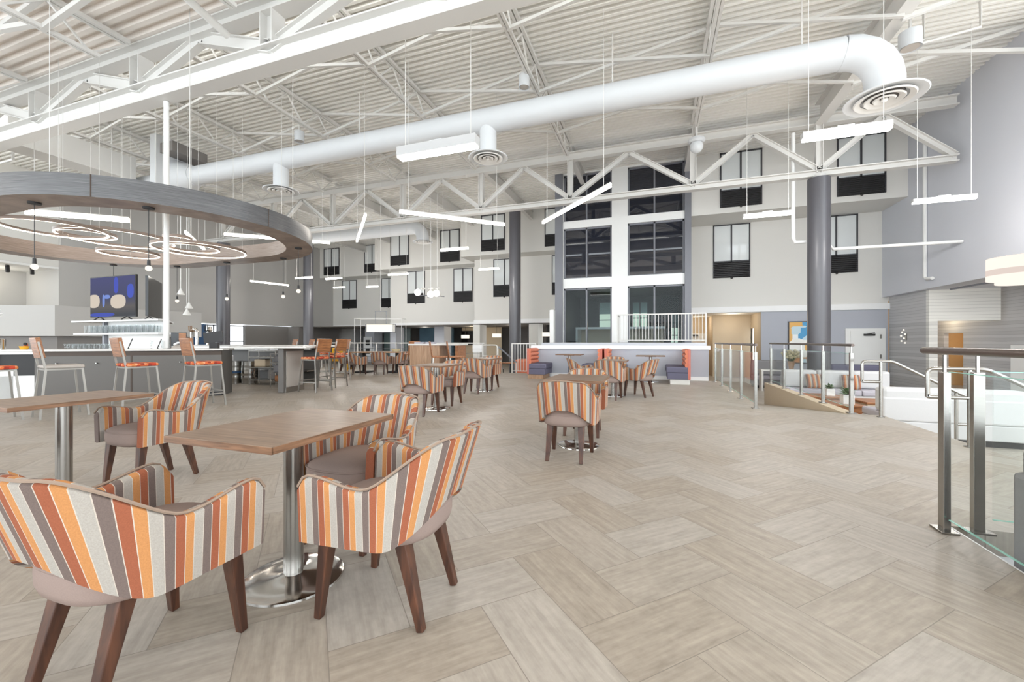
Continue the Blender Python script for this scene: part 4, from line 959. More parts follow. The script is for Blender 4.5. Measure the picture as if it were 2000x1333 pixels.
# cone pendants
for x, y, z, lab in [(-17.9, 11.26, 3.0, 'white cone pendant, topmost of three behind the canopy'), (-18.25, 11.8, 2.5, 'white cone pendant, middle of three behind the canopy'), (-17.6, 11.3, 2.18, 'white cone pendant, lowest of three behind the canopy')]:
    c = thing('cone_pendant', lab, 'pendant lamp', (x, y, z), 0, 'white cone pendants')
    MB().lathe([(.14, 0), (.13, .03), (.05, .18), (.03, .24), (0, .24)], 20).build('shade', 'white', c); MB().lathe([(0, .03), (.115, .03)], 16).build('bulb_disc', 'bulb', c)
    MB().tube([(0, 0, .23), (0, 0, 8.8-z)], .012, 6).build('cord', 'white', c)
# globe chandelier
t = thing('globe_chandelier', 'branching chandelier with three white globes on thin rods before the back windows', 'chandelier', (-10.3, 17.6, 3.4))
for x in (-.35, .05, .4): MB().tube([(x, 0, 0), (x, 0, 4.9)], .012, 6).build('rod', 'white', t); MB().cyl((x, 0, .28), .12, .05, 14).build('collar', 'steel', t)
MB().tube([(-.45, -.2, -.05), (.1, .15, -.02), (.75, .05, -.12)], .02, 8).build('arm', 'dark_steel', t); MB().tube([(-.3, .3, -.1), (.2, -.3, -.15)], .02, 8).build('arm', 'dark_steel', t)
for x, y, z in ((-.62, -.1, .12), (.1, -.1, .0), (.3, .1, .06)): MB().ball((x, y, z), .16, 18, 12).build('globe', 'globe', t)
# lantern in an open frame over the far long table
t = thing('lantern_pendant', 'lit box lantern hung inside a thin open metal frame over the far long table', 'pendant lamp', (-9.55, 12.8, 0), math.radians(19.1))
MB().box(-.48, .48, -.12, .12, 1.49, 1.76).build('shade', 'lantern', t, 0)
f = MB()
for z in (1.48, 1.76): f.bar((-.5, -.14, z), (.5, -.14, z), .02, .02).bar((-.5, .14, z), (.5, .14, z), .02, .02).bar((-.5, -.14, z), (-.5, .14, z), .02, .02).bar((.5, -.14, z), (.5, .14, z), .02, .02)
for x in (-.5, .5):
    for y in (-.14, .14): f.bar((x, y, 1.48), (x, y, 1.76), .02, .02)
f.build('shade_frame', 'dark_steel', t, 0)
f = MB()
for y in (-.3, .3):
    for x in (-.85, .85): f.bar((x, y, .76), (x, y, 1.97), .014, .014)
    f.bar((-.85, y, 1.97), (.85, y, 1.97), .02, .02)
for x in (-.85, .85): f.bar((x, -.3, 1.97), (x, .3, 1.97), .02, .02)
f.build('open_frame', 'steel', t, 0)
MB().bar((-.2, 0, 1.76), (-.2, 0, 2.24), .015, .015).bar((.2, 0, 1.76), (.2, 0, 2.24), .015, .015).bar((-.22, 0, 2.24), (.22, 0, 2.24), .02, .02).build('yoke', 'dark_steel', t, 0)
MB().tube([(0, 0, 2.24), (0, 0, 8.8)], .006, 5).build('cable', 'steel', t, 0)
# small lamps under the facade
for x, y, z, lab in [(-13.2, 27.6, 1.35, 'small white drum pendant under the facade in the tan room'), (-10.1, 26.0, 1.4, 'small white drum pendant under the facade left of the middle column'), (-6.6, 25.6, 1.45, 'small white drum pendant just right of the middle column')]:
    c = thing('drum_pendant', lab, 'pendant lamp', (x, y, z), 0, 'small drum pendants under the facade'); MB().lathe([(0, .0), (.3, 0), (.3, .24), (0, .24)], 20).build('shade', 'lantern', c); MB().tube([(0, 0, .2), (0, 0, 2.2-z)], .01, 5).build('cord', 'black', c)
def lamp(kind, name, loc, energy, color=(1, .86, .68), size=.2, rot=(0, 0, 0), spread=None):
    l = bpy.data.lights.new(name, kind); l.energy = energy; l.color = color
    if kind == 'AREA': l.shape = 'RECTANGLE'; l.size = size; l.size_y = size*.1 if spread is None else spread
    else: l.shadow_soft_size = size
    o = bpy.data.objects.new(name, l); COL.objects.link(o); o.location = loc; o.rotation_euler = rot
    return o
for x, y in [(-7.2, 14.1), (-12.7, 18.8), (-18.3, 17.8), (-17.0, 18.5), (-19.4, 21.75), (-7.6, 18.5), (-17.1, 22.1)]:
    lamp('POINT', 'bar_light', (x, y, 4.45), 140, (1, .97, .94), .25)
for x, y in [(2.9, 12.9), (6.7, 12.9), (3.0, 8.2)]: lamp('POINT', 'bar_light', (x, y, 4.45), 160, (1, .96, .92), .25)
lamp('POINT', 'downlight', (3.4, 21.6, 2.1), 26, (1, .88, .72)); lamp('POINT', 'downlight', (2.1, 23.6, 2.1), 20, (1, .88, .72))
lamp('POINT', 'downlight', (10.3, 20.6, 2.0), 30, (1, .82, .55)); lamp('POINT', 'downlight', (11.3, 20.6, 1.2), 5, (1, .75, .5))
lamp('POINT', 'downlight', (-12.6, 27.5, 2.0), 40, (1, .85, .6)); lamp('POINT', 'downlight', (-16.6, 27.6, 2.0), 30, (1, .95, .85)); lamp('POINT', 'downlight', (-9, 26, 2.0), 25, (1, .9, .8))
lamp('POINT', 'downlight', (-28.2, 9.6, 4.0), 50, (1, .93, .78)); lamp('POINT', 'downlight', (-2.6, 21.6, 1.9), 20, (1, .75, .4))
lamp('POINT', 'downlight', (.2, 21.4, 1.9), 15, (1, .75, .4))
# ================================================================ bar
U = Vector((.793, .609, 0)); N_ = Vector((-.609, .793, 0)); A0 = Vector((-11.01, 4.38, 0)); RZB = math.atan2(U.y, U.x)
def on_bar(s, n, z=0): return A0 + U*s + N_*n + Vector((0, 0, z))
t = thing('bar_counter', 'long dark gray bar counter with a pale top under the oval canopy', 'bar', tuple(A0), RZB)
LB = 3.05
MB().box(0, LB, -.06, .72, .952, .992).box(-1.9, 0, -.06, .72, .952, .992).build('countertop', 'quartz', t, 0, .004)
MB().box(.02, LB-.04, .0, .04, .09, .86).build('front_panel', 'bar_front', t, 0)
MB().box(1.47, 1.5, -.004, .0, .09, .86).build('panel_seam', 'bar_brown', t, 0)
MB().box(.02, LB-.04, -.005, .04, .86, .952).build('top_strip', 'bar_brown', t, 0); MB().box(.02, LB-.04, .03, .07, 0, .09).build('kick_board', 'black', t, 0)
MB().box(LB-.08, LB-.04, .04, .7, 0, .95).build('end_panel', 'bar_front', t, 0); MB().box(.02, LB-.08, .55, .6, 0, .95).build('back_panel', 'white', t, 0)
for s in (.35, .95, 1.75, 2.3, 2.8): MB().tube([(s, .0, .72), (s, -.05, .72)], .012, 8).build('bag_hook', 'chrome', t)
c = thing('bar_cabinet', 'white bar cabinet with an open black cooler at the left end of the bar', 'cabinet', tuple(on_bar(-1.9, 0)), RZB)
MB().box(0, 1.35, 0, .6, 0, .95).build('carcass', 'white', c, 0); MB().box(1.36, 1.6, .03, .6, 0, .68).box(1.36, 1.9, .03, .6, .0, .5).build('lower_front', 'white', c, 0)
MB().box(1.36, 1.9, .06, .6, .5, .9).build('cooler_front', 'black', c, 0); MB().box(1.36, 1.9, .02, .06, .9, .95).build('cooler_trim', 'chrome', c, 0)
# raised end table joined to the bar, with its panel leg
t = thing('bar_end_table', 'pale topped end of the bar on a dark panel leg, open underneath', 'table', (0, 0, 0))
MB().prism([(-8.82, 6.5), (-7.13, 6.98), (-7.38, 7.95), (-9.3, 7.45)], .994, 1.034).build('countertop', 'quartz', t, 0, .004)
MB().obox((-7.9, 7.32, .5), (.13, .78, .99), .255).build('panel_leg', 'bar_front', t, 0, .004); MB().obox((-7.825, 7.34, .52), (.015, .62, .8), .255).build('panel_face', 'gray_seat', t, 0)
MB().obox((-7.82, 7.34, .06), (.03, .7, .12), .255).build('kick_plate', 'chrome', t, 0)
# far counter of the bar island
t = thing('bar_counter', 'far pale counter of the bar island, behind the kegs', 'bar', (0, 0, 0))
MB().prism([(-14.5, 8.9), (-8.95, 8.9), (-8.7, 9.6), (-14.5, 9.6)], .99, 1.03).build('countertop', 'quartz', t, 0); MB().box(-14.4, -9.1, 9.3, 9.4, 0, .99).build('front_panel', 'bar_front', t, 0)
MB().box(-14.4, -9.1, 8.95, 9.3, .3, .33).build('shelf', 'chrome', t, 0)
# ---------------------------------------------------------------- stools
def make_stool(label, cloth):
    t = thing('bar_stool', label, 'stool', group='steel framed bar stools'); w = .024
    for s in (-1, 1):
        MB().bar((s*.2, .19, .735), (s*.235, .255, 0), w, w).build('leg', 'stool_steel', t, 0); MB().bar((s*.2, -.19, .735), (s*.235, -.255, 0), w, w).build('leg', 'stool_steel', t, 0)
        MB().bar((s*.2, -.19, .72), (s*.19, -.265, 1.14), w, w).build('back_post', 'stool_steel', t, 0)
        MB().bar((s*.225, .235, .22), (s*.225, -.235, .22), .02, .02).build('side_stretcher', 'stool_steel', t, 0)
    MB().bar((-.225, .235, .26), (.225, .235, .26), .022, .022).build('footrest', 'stool_steel', t, 0)
    f = MB()
    f.bar((-.2, .19, .725), (.2, .19, .725), w, w).bar((-.2, -.19, .725), (.2, -.19, .725), w, w).bar((-.2, -.19, .725), (-.2, .19, .725), w, w).bar((.2, -.19, .725), (.2, .19, .725), w, w)
    f.build('seat_frame', 'stool_steel', t, 0); MB().bar((-.19, -.265, 1.128), (.19, -.265, 1.128), w, w).build('top_rail', 'stool_steel', t, 0)
    MB().box(-.215, .215, -.21, .22, .737, .79).build('seat', cloth, t, 0, .02)
    MB().bar((0, -.215, .90), (0, -.268, 1.2), .4, .055, up=(0, 1, 0)).build('backrest', 'brown_wood', t, 0, .006)
    return t
st0 = make_stool('bar stool with a plain gray seat, seen before the dark bar', 'gray_seat'); st0.location = (-8.6, 3.72, 0); st0.rotation_euler = (0, 0, -.22)
st1 = make_stool('bar stool with an orange floral seat in the middle of the bar', 'floral'); st1.location = (-8.08, 4.42, 0); st1.rotation_euler = (0, 0, -.22)
dup(st1, (-7.58, 5.14, 0), -.22, 'bar stool with a red floral seat at the right end of the bar')
dup(st1, (-9.0, 3.16, 0), -.2, 'bar stool cut by the picture edge before the white cabinet, orange seat')
dup(st1, (-7.34, 7.46, 0), PI/2, 'bar stool with an orange seat at the end of the pale bar table')
dup(st1, (-7.62, 8.3, 0), PI/2+.1, 'bar stool behind the first one at the end of the pale bar table')
for x, y, lab in [(-10.95, 9.95, 'bar stool back peeking over the far counter right of the column'), (-10.3, 9.98, 'bar stool back peeking over the far counter before the bright low window'),
                  (-9.65, 10.0, 'bar stool back peeking over the far counter before the gray wall'), (-8.95, 10.0, 'bar stool back peeking over the far counter, last on the right')]:
    dup(st1, (x, y, 0), PI-.5, lab)
# ---------------------------------------------------------------- back bar with televisions
t = thing('back_bar', 'white back bar with two glass shelves behind the counter', 'shelves', (0, 0, 0))
MB().box(-13.35, -11.15, 6.68, 6.72, .9, 1.63).build('back_panel', 'white', t, 0); MB().box(-13.6, -11.2, 6.4, 6.7, 0, .9).build('base_cabinet', 'bar_front', t, 0)
MB().box(-13.65, -11.15, 6.36, 6.72, .9, .94).build('worktop', 'quartz', t, 0)
MB().prism([(-14.35, 6.4), (-10.95, 6.4), (-11.1, 6.7), (-12.85, 7.9), (-14.35, 7.9)], 1.63, 1.67).build('shelf', 'trim', t, 0, .004); MB().box(-14.3, -10.98, 6.42, 6.7, 1.31, 1.35).build('shelf', 'trim', t, 0, .004)
MB().box(-13.45, -13.37, 6.6, 6.68, .94, 1.63).build('upright', 'dark_steel', t, 0)
def screen_mat():
    m = bpy.data.materials.new('television_picture'); m.use_nodes = True; t = NT(m); t.n.clear()
    tc = t.new('ShaderNodeTexCoord'); sp = t.new('ShaderNodeSeparateXYZ'); t.link(tc.outputs['Object'], sp.inputs[0])
    x, z = sp.outputs[0], sp.outputs[2]
    g = t.new('ShaderNodeValToRGB'); e = g.color_ramp.elements
    e[0].position = .05; e[0].color = srgb(26, 24, 34); e[1].position = .9; e[1].color = srgb(44, 42, 112)
    a = e.new(.45); a.color = srgb(32, 34, 90); a = e.new(.25); a.color = srgb(84, 74, 70)
    t.link(t.math('ADD', t.math('MULTIPLY', z, 1.0), .5), g.inputs[0]); col = g.outputs[0]
    def over(mask, c):
        nonlocal col
        mx = t.new('ShaderNodeMix', data_type='RGBA'); mx.inputs['B'].default_value = c; t.link(mask, mx.inputs['Factor']); t.link(col, mx.inputs['A']); col = mx.outputs['Result']
    def blob(cx, cz, rx, rz):
        dx = t.math('DIVIDE', t.math('SUBTRACT', x, cx), rx); dz = t.math('DIVIDE', t.math('SUBTRACT', z, cz), rz)
        d = t.math('ADD', t.math('POWER', t.math('ABSOLUTE', dx), 2.6), t.math('POWER', t.math('ABSOLUTE', dz), 2.6)); return t.math('LESS_THAN', d, 1.0)
    over(blob(.72, .12, .13, .17), srgb(40, 70, 205)); over(blob(.16, .28, .09, .2), srgb(36, 60, 200)); over(blob(-.2, .0, .12, .05), srgb(120, 150, 235)); over(blob(-.34, -.1, .05, .16), srgb(120, 150, 235))
    over(blob(-.74, -.1, .24, .17), srgb(236, 220, 200)); over(blob(.24, -.13, .3, .17), srgb(236, 220, 200)); over(blob(-.4, -.45, .5, .05), srgb(30, 60, 190))
    em = t.new('ShaderNodeEmission'); em.inputs[1].default_value = 1.0; gl = t.new('ShaderNodeBsdfGlossy'); gl.inputs['Roughness'].default_value = .05
    t.link(col, em.inputs[0]); ad = t.new('ShaderNodeMixShader'); ad.inputs[0].default_value = .025; o = t.new('ShaderNodeOutputMaterial')
    t.link(em.outputs[0], ad.inputs[1]); t.link(gl.outputs[0], ad.inputs[2]); t.link(ad.outputs[0], o.inputs[0]); return m
t = thing('television', 'television showing a blue picture with two pale ovals on the back bar', 'television', (-12.92, 6.54, 2.27))
MB().box(-.91, .91, 0, .05, -.52, .52).build('casing', 'black', t, 0, .006); MB().box(-.89, .89, -.006, 0, -.5, .5).build('screen', screen_mat(), t, 0)
for x in (-.55, .55): MB().bar((x, -.1, -.59), (x, .02, -.5), .03, .02).bar((x, .13, -.59), (x, .02, -.5), .03, .02).build('foot', 'black', t, 0)
t = thing('television', 'second television turned away, its dark screen seen at a slant', 'television', (-12.5, 7.22, 2.27), math.atan2(1.0, -1.2))
MB().box(-.82, .82, -.03, .03, -.5, .5).build('casing', 'black_gloss', t, 0, .006)
for x in (-.5, .5): MB().bar((x, -.12, -.59), (x, .02, -.5), .03, .02).bar((x, .12, -.59), (x, .02, -.5), .03, .02).build('foot', 'black', t, 0)
# glassware
def tumbler(r, h):
    return MB().lathe([(0, .004), (r*.82, .004), (r*.95, h*.5), (r, h), (r*.93, h), (r*.88, h*.5), (r*.75, .012), (0, .012)], 12)
g0 = None
def glass(x, y, z, label, group, r=.036, h=.12):
    global g0
    if g0 is None:
        g0 = tumbler(.036, .12).build('drinking_glass', 'glassware', None, 60); g = g0
    else: g = g0.copy(); COL.objects.link(g)
    g.location = (x, y, z); g.scale = (r/.036, r/.036, h/.12); return tag(g, label, 'glass', group)
for k in range(24): glass(-13.85+.112*k, 6.47+.02*(k % 2), 1.352, 'clear glass in the long row on the lower white shelf', 'glasses on the white shelf', .042, .19)
for k in range(24): glass(-13.8+.112*k, 6.59, 1.352, 'clear glass in the back row on the lower white shelf', 'back row glasses on the white shelf', .04, .17)
for k in range(18):
    p = on_bar(.3+.085*(k % 9), .34+.1*(k//9), .993); glass(p.x, p.y, p.z, 'clear glass turned down in the cluster on the bar', 'glasses clustered on the bar', .038, .1)
for k in range(6): p = on_bar(1.62+.09*k, .5, .993); glass(p.x, p.y, p.z, 'tall clear glass behind the middle bar stool', 'tall glasses by the register', .035, .17)
def menu(s, n, label, h=.2, w=.13):
    p = on_bar(s, n, .993); t = thing('menu_stand', label, 'menu', tuple(p), RZB)
    MB().bar((0, 0, 0), (.05, .06, h), w, .012, up=(0, 1, 0)).build('card', 'trim', t, 0); MB().bar((.012+w/2, 0, 0), (.062+w/2, .06, h), .012, .016, up=(0, 1, 0)).build('edge', 'black', t, 0)
    MB().box(-w/2, w/2, .0, .1, 0, .008).build('foot', 'black', t, 0)
menu(1.2, .3, 'white menu card on a black stand left of the middle bar stool', .21, .16); menu(1.72, .3, 'white menu card with a black edge right of the middle bar stool', .2, .1)
p = on_bar(2.1, .45, .993); t = thing('register_screen', 'dark screen with a warm picture standing by the white pole', 'screen', tuple(p), RZB)
MB().box(-.14, .14, 0, .02, .05, .34).build('screen', 'black_gloss', t, 0); MB().box(.0, .13, -.003, 0, .18, .33).build('picture', 'brown_wood', t, 0); MB().box(-.06, .06, -.04, .08, 0, .05).build('base', 'black', t, 0)
p = on_bar(2.25, .2, .993); t = thing('telephone', 'pale desk telephone lying at the foot of the white pole', 'telephone', tuple(p), RZB)
MB().extrude([(-.1, 0), (.12, 0), (.12, .09), (.05, .08), (-.1, .02)], 'x', -.15, .15).build('body', 'gray_seat', t, 0); MB().tube([(-.14, 0, .08), (-.1, .05, .12), (.02, .06, .13), (.06, .0, .1)], .02, 8).build('handset', 'trim', t); MB().box(.02, .1, -.02, .06, .075, .09).build('keypad', 'black', t, 0)
p = on_bar(2.72, .5, .993); t = thing('register_screen', 'black monitor turned away beside the last bar stool back', 'screen', tuple(p), RZB)
MB().bar((0, 0, .12), (-.03, .03, .36), .36, .03, up=(0, 1, 0)).build('monitor', 'black', t, 0); MB().box(-.08, .08, -.03, .1, 0, .12).build('base', 'black', t, 0)
for x, y, lab, br in [(-13.9, 9.15, 'brass and steel beer tap tower behind the black monitor', True), (-13.2, 9.15, 'tall slim beer tap right of the black monitor', False)]:
    t = thing('tap_tower', lab, 'beer tap', (x, y, 1.03))
    if br: MB().tube(rnd([(-.12, 0, 0), (-.12, 0, .5), (.12, 0, .5), (.12, 0, 0)], .1), .045, 14).build('arch', 'chrome_plate', t)
    else: MB().lathe([(.08, 0), (.06, .04), (.035, .1), (.035, .4), (.08, .46), (.05, .56), (0, .58)], 16).build('column', 'chrome_plate', t)
    for k in (-1, 0, 1): MB().tube([(k*.07, -.04, .42), (k*.07, -.12, .45), (k*.07, -.13, .6)], .014, 8).build('tap_handle', 'oak' if br else 'black', t)
tag(MB().box(-14.5, -8.9, 8.86, 8.9, .9, .992).build('drip_rail', 'chrome'), 'steel drip rail along the far bar counter', 'rail')
# left end clutter
p = on_bar(-.75, .25, .993); t = thing('flower_vase', 'gray vase of white orchids at the left picture edge on the bar', 'vase', tuple(p))
MB().lathe([(0, 0), (.07, 0), (.12, .1), (.1, .18), (.05, .24), (.05, .26), (0, .25)], 18).build('vase', 'gray_seat', t); f = MB()
for k in range(16): f.ball((.1*math.cos(k*2.4)*(k/16+.3), .1*math.sin(k*2.4)*(k/16+.3), .34+.03*k), .045, 8, 6, .5)
f.build('flowers', 'trim', t, 60); MB().tube([(0, 0, .2), (.03, 0, .5), (-.03, .02, .8)], .008, 6).build('stem', 'leaf', t)
p = on_bar(-.55, .12, .993); t = thing('coffee_urn', 'steel urn below the orchids at the left picture edge', 'urn', tuple(p))
MB().lathe([(0, 0), (.08, 0), (.08, .17), (.085, .18), (.07, .2), (0, .21)], 20).build('urn', 'chrome_plate', t); MB().box(-.02, .02, -.12, -.07, .03, .07).build('spout', 'black', t, 0)
p = on_bar(-.22, .15, .993); t = thing('condiment_dish', 'small yellow and black condiment dish on the left of the bar', 'dish', tuple(p))
MB().lathe([(0, 0), (.05, 0), (.07, .06), (0, .05)], 14).build('dish', 'yellow', t); MB().ball((.04, .0, .1), .03, 8, 6).build('lid_knob', 'black', t); MB().ball((-.02, .03, .085), .035, 8, 6).build('fruit', 'orange_vinyl', t)
# under the open end: kegs, cart, crates
for x, y, lab in [(-10.85, 8.2, 'steel keg with a blue band under the counter'), (-10.42, 8.28, 'steel keg right of the blue banded one')]:
    t = thing('keg', lab, 'keg', (x, y, 0), 0, 'kegs'); MB().lathe([(0, .02), (.17, .02), (.19, 0), (.19, .1), (.2, .14), (.2, .2), (.195, .22), (.2, .24), (.2, .42), (.195, .44), (.2, .46), (.19, .52), (.19, .6), (.17, .6), (.17, .55), (0, .55)], 24).build('barrel', 'chrome', t)
    MB().lathe([(.201, .28), (.201, .34)], 24).build('band', 'blue' if 'blue band under' in lab else 'chrome_plate', t)
t = thing('wire_cart', 'steel wire cart stacked with white towels under the counter end', 'cart', (-9.75, 8.25, 0), .3)
for x in (-.35, .35):
    for y in (-.2, .2): MB().tube([(x, y, 0), (x, y, .92)], .014, 6).build('post', 'chrome', t)
for z in (.12, .45, .72, .88): MB().box(-.36, .36, -.21, .21, z, z+.02).build('shelf', 'chrome', t, 0)
t = thing('wire_cart', 'steel wire rack with gray linen right of the towel cart', 'cart', (-8.85, 8.0, 0), .3)
for x in (-.25, .25):
    for y in (-.2, .2): MB().tube([(x, y, 0), (x, y, .85)], .014, 6).build('post', 'chrome', t)
for z in (.12, .35, .6, .82): MB().box(-.26, .26, -.21, .21, z, z+.02).build('shelf', 'chrome', t, 0)
def bx(x, y, z, sx, sy, sz, m, name, label, cat, rz=.3):
    o = MB().box(-sx/2, sx/2, -sy/2, sy/2, 0, sz).build(name, m, None, 0, min(sx, sy, sz)*.12); o.location = (x, y, z); o.rotation_euler = (0, 0, rz); return tag(o, label, cat)
bx(-9.82, 8.23, .9, .34, .3, .07, 'linen', 'folded_towel', 'white folded towel stack on top of the steel cart', 'towel'); bx(-9.5, 8.33, .9, .22, .26, .05, 'linen', 'folded_towel', 'smaller white folded towel beside the stack on the cart', 'towel')
bx(-9.85, 8.22, .47, .3, .3, .2, 'tan_curb', 'storage_box', 'tan box on the middle shelf of the steel cart', 'box'); bx(-9.52, 8.32, .14, .26, .3, .26, 'wall_dark', 'storage_box', 'gray box on the bottom shelf of the steel cart', 'box')
bx(-8.85, 8.0, .62, .4, .32, .16, 'gray_cloth', 'linen_bundle', 'gray linen bundle on the upper shelf of the wire rack', 'linen'); bx(-8.85, 8.0, .37, .42, .32, .18, 'gray_cloth', 'linen_bundle', 'gray linen bundle on the middle shelf of the wire rack', 'linen')
bx(-8.85, 8.0, .14, .36, .3, .15, 'brown_wood', 'storage_box', 'brown crate at the bottom of the wire rack', 'box'); bx(-8.8, 8.02, .84, .3, .26, .08, 'linen', 'folded_towel', 'white folded cloth on top of the wire rack', 'towel')
bx(-11.35, 8.25, 0, .42, .4, .55, 'wall_dark', 'storage_box', 'gray bin at the left of the steel kegs', 'box'); bx(-11.3, 8.25, .55, .3, .3, .2, 'linen', 'storage_box', 'white box on the gray bin by the kegs', 'box')
# wooden high counter and its stools
t = thing('high_counter', 'wood sided high counter with a white top beyond the tub chairs', 'table', (-5.85, 10.4, 0), .12)
MB().box(-.72, .78, -.36, .4, 1.03, 1.07).build('countertop', 'quartz', t, 0); MB().box(-.68, .2, -.33, .36, 0, 1.03).build('cabinet_end', 'oak', t, 0); MB().box(.66, .73, -.33, .36, 0, 1.03).build('panel_leg', 'brown_wood', t, 0)
def wood_stool(x, y, rz, label):
    t = thing('bar_stool', label, 'stool', (x, y, 0), rz, 'brown stools at the high counter'); w = .025
    for s in (-1, 1):
        MB().bar((s*.17, .17, .72), (s*.21, .22, 0), w, w).build('leg', 'chrome', t, 0); MB().bar((s*.17, -.17, .72), (s*.21, -.22, 0), w, w).build('leg', 'chrome', t, 0)
    MB().bar((-.2, .2, .25), (.2, .2, .25), .02, .02).build('footrest', 'chrome', t, 0); MB().bar((-.2, -.2, .25), (.2, -.2, .25), .02, .02).build('stretcher', 'chrome', t, 0)
    MB().box(-.2, .2, -.2, .2, .72, .76).build('seat', 'brown_wood', t, 0, .01); MB().bar((0, -.19, .76), (0, -.25, 1.14), .36, .02, up=(0, 1, 0)).build('backrest', 'brown_wood', t, 0, .006)
wood_stool(-5.34, 9.6, -.95, 'brown backed stool at the open side of the wood high counter, left one'); wood_stool(-4.92, 9.75, -1.0, 'brown backed stool at the open side of the wood high counter, right one')
wood_stool(-7.2, 11.2, .9, 'brown backed stool between the striped chair and the wood high counter')
for k, (x, y) in enumerate([(-6.35, 10.3), (-6.05, 10.4)]): bx(x, y, 1.071, .26, .2, .05, 'lilac', 'folded_napkins', ['folded gray napkins on the wood high counter, left pile', 'folded gray napkins on the wood high counter, right pile'][k], 'napkins', .1)
# far long table under the lantern
t = thing('long_table', 'long wooden table under the lit lantern beyond the floor', 'table', (-9.55, 12.8, 0), math.radians(19.1))
MB().box(-.95, .95, -.4, .4, .72, .76).build('tabletop', 'oak', t, 0)
for x in (-.6, .6): MB().box(x-.05, x+.05, -.05, .05, .05, .72).build('column', 'black', t, 0); MB().box(x-.25, x+.25, -.3, .3, 0, .05).build('base', 'black', t, 0)
t = thing('basket', 'straw basket on the long table under the lantern', 'basket', (-9.0, 12.95, .76)); MB().lathe([(0, 0), (.12, 0), (.18, .1), (.17, .1), (.11, .015), (0, .015)], 18).build('bowl', 'leaf_pale', t)
t = thing('lounge_chair', 'mustard yellow chair in a wooden frame beside the far striped chairs', 'chair', (-11.75, 13.25, 0), .5)
MB().box(-.28, .28, -.25, .28, .36, .46).build('seat', 'yellow', t, 0, .02); MB().bar((0, -.24, .46), (0, -.34, .88), .52, .08, up=(0, 1, 0)).build('backrest', 'yellow', t, 0, .02)
for s in (-1, 1):
    f = MB(); f.bar((s*.31, .3, 0), (s*.31, .3, .6), .04, .04).bar((s*.31, -.32, 0), (s*.31, -.32, .7), .04, .04).bar((s*.31, -.34, .6), (s*.31, .32, .6), .05, .03).bar((s*.31, -.34, .06), (s*.31, .32, .06), .04, .04).build('side_frame', 'yellow', t, 0)
# ================================================================ edge of the floor and what stands beyond
t = thing('cable_railing', 'pale metal railing along the far edge of the floor', 'railing', (0, 13.95, 0))
MB().box(-13.5, -5.9, -.03, .03, 1.05, 1.09).build('handrail', 'steel', t, 0)
for k in range(9): MB().bar((-13.4+.93*k, 0, 0), (-13.4+.93*k, 0, 1.05), .04, .04).build('post', 'steel', t, 0)
for k in range(5): MB().tube([(-13.4, 0, .18+.17*k), (-5.96, 0, .18+.17*k)], .005, 4).build('cable', 'dark_steel', t, 0)
MB().tube(rnd([(-5.95, 0, 1.0), (-5.4, 0, 1.0), (-5.4, 0, .6), (-5.95, 0, .6)], .08), .02, 8).build('end_loop', 'steel', t)
def baluster_rail(name, label, x0, x1, y, z0, h, pitch, ret=0):
    t = thing(name, label, 'railing', (0, 0, 0)); n = max(2, round((x1-x0)/pitch))
    MB().box(x0, x1, y-.025, y+.025, z0+h-.04, z0+h).build('top_rail', 'steel', t, 0); MB().box(x0, x1, y-.015, y+.015, z0+.07, z0+.1).build('bottom_rail', 'steel', t, 0)
    for k in range(n+1):
        x = x0+.012+(x1-x0-.024)*k/n; r = .02 if k in (0, n) else .009
        MB().box(x-r, x+r, y-r, y+r, z0 if r > .01 else z0+.08, z0+h-.03).build('post' if r > .01 else 'baluster', 'steel', t, 0)
    if ret:
        MB().box(x0-.02, x0+.02, y, y+ret, z0+h-.04, z0+h).build('return_rail', 'steel', t, 0)
        for k in range(1, 8): MB().box(x0-.009, x0+.009, y+ret*k/8-.009, y+ret*k/8+.009, z0, z0+h-.03).build('baluster', 'steel', t, 0)
baluster_rail('baluster_railing', 'short pale baluster railing between the charcoal column and the first booth', -4.85, -3.95, 13.98, 0, 1.08, .11)
baluster_rail('baluster_railing', 'white baluster railing on the landing before the tower windows', -1.27, 1.6, 15.0, 1.09, 1.0, .105, 1.2)
struct('floor_landing', MB().box(-4.0, 1.6, 14.9, 18.6, .8, 1.085), 'wall_gray', smooth=0)
t = thing('stair_handrail', 'dark sloping stair rail descending beside the middle charcoal column', 'handrail', (-4.95, 14.3, 0))
MB().bar((-.55, 0, .95), (.05, .35, .35), .05, .05).build('rail', 'dark_steel', t, 0); MB().bar((-.55, 0, -.6), (-.55, 0, .95), .04, .04).build('post', 'steel', t, 0); MB().bar((.05, .35, -.6), (.05, .35, .35), .04, .04).build('post', 'steel', t, 0)
bx(-6.35, 14.33, .72, .36, .03, .3, 'trim', 'notice_board', 'blank white notice board on a stand behind the far railing', 'sign', .2)
tag(MB().bar((-6.35, 14.36, -.6), (-6.35, 14.36, .9), .04, .04).build('sign_stand', 'steel', None, 0), 'thin stand carrying the white notice board', 'stand')
bx(-5.0, 16.4, -.6, .9, .7, 1.0, 'orange_vinyl', 'booth', 'orange booth back seen through the short baluster railing', 'booth', 0)
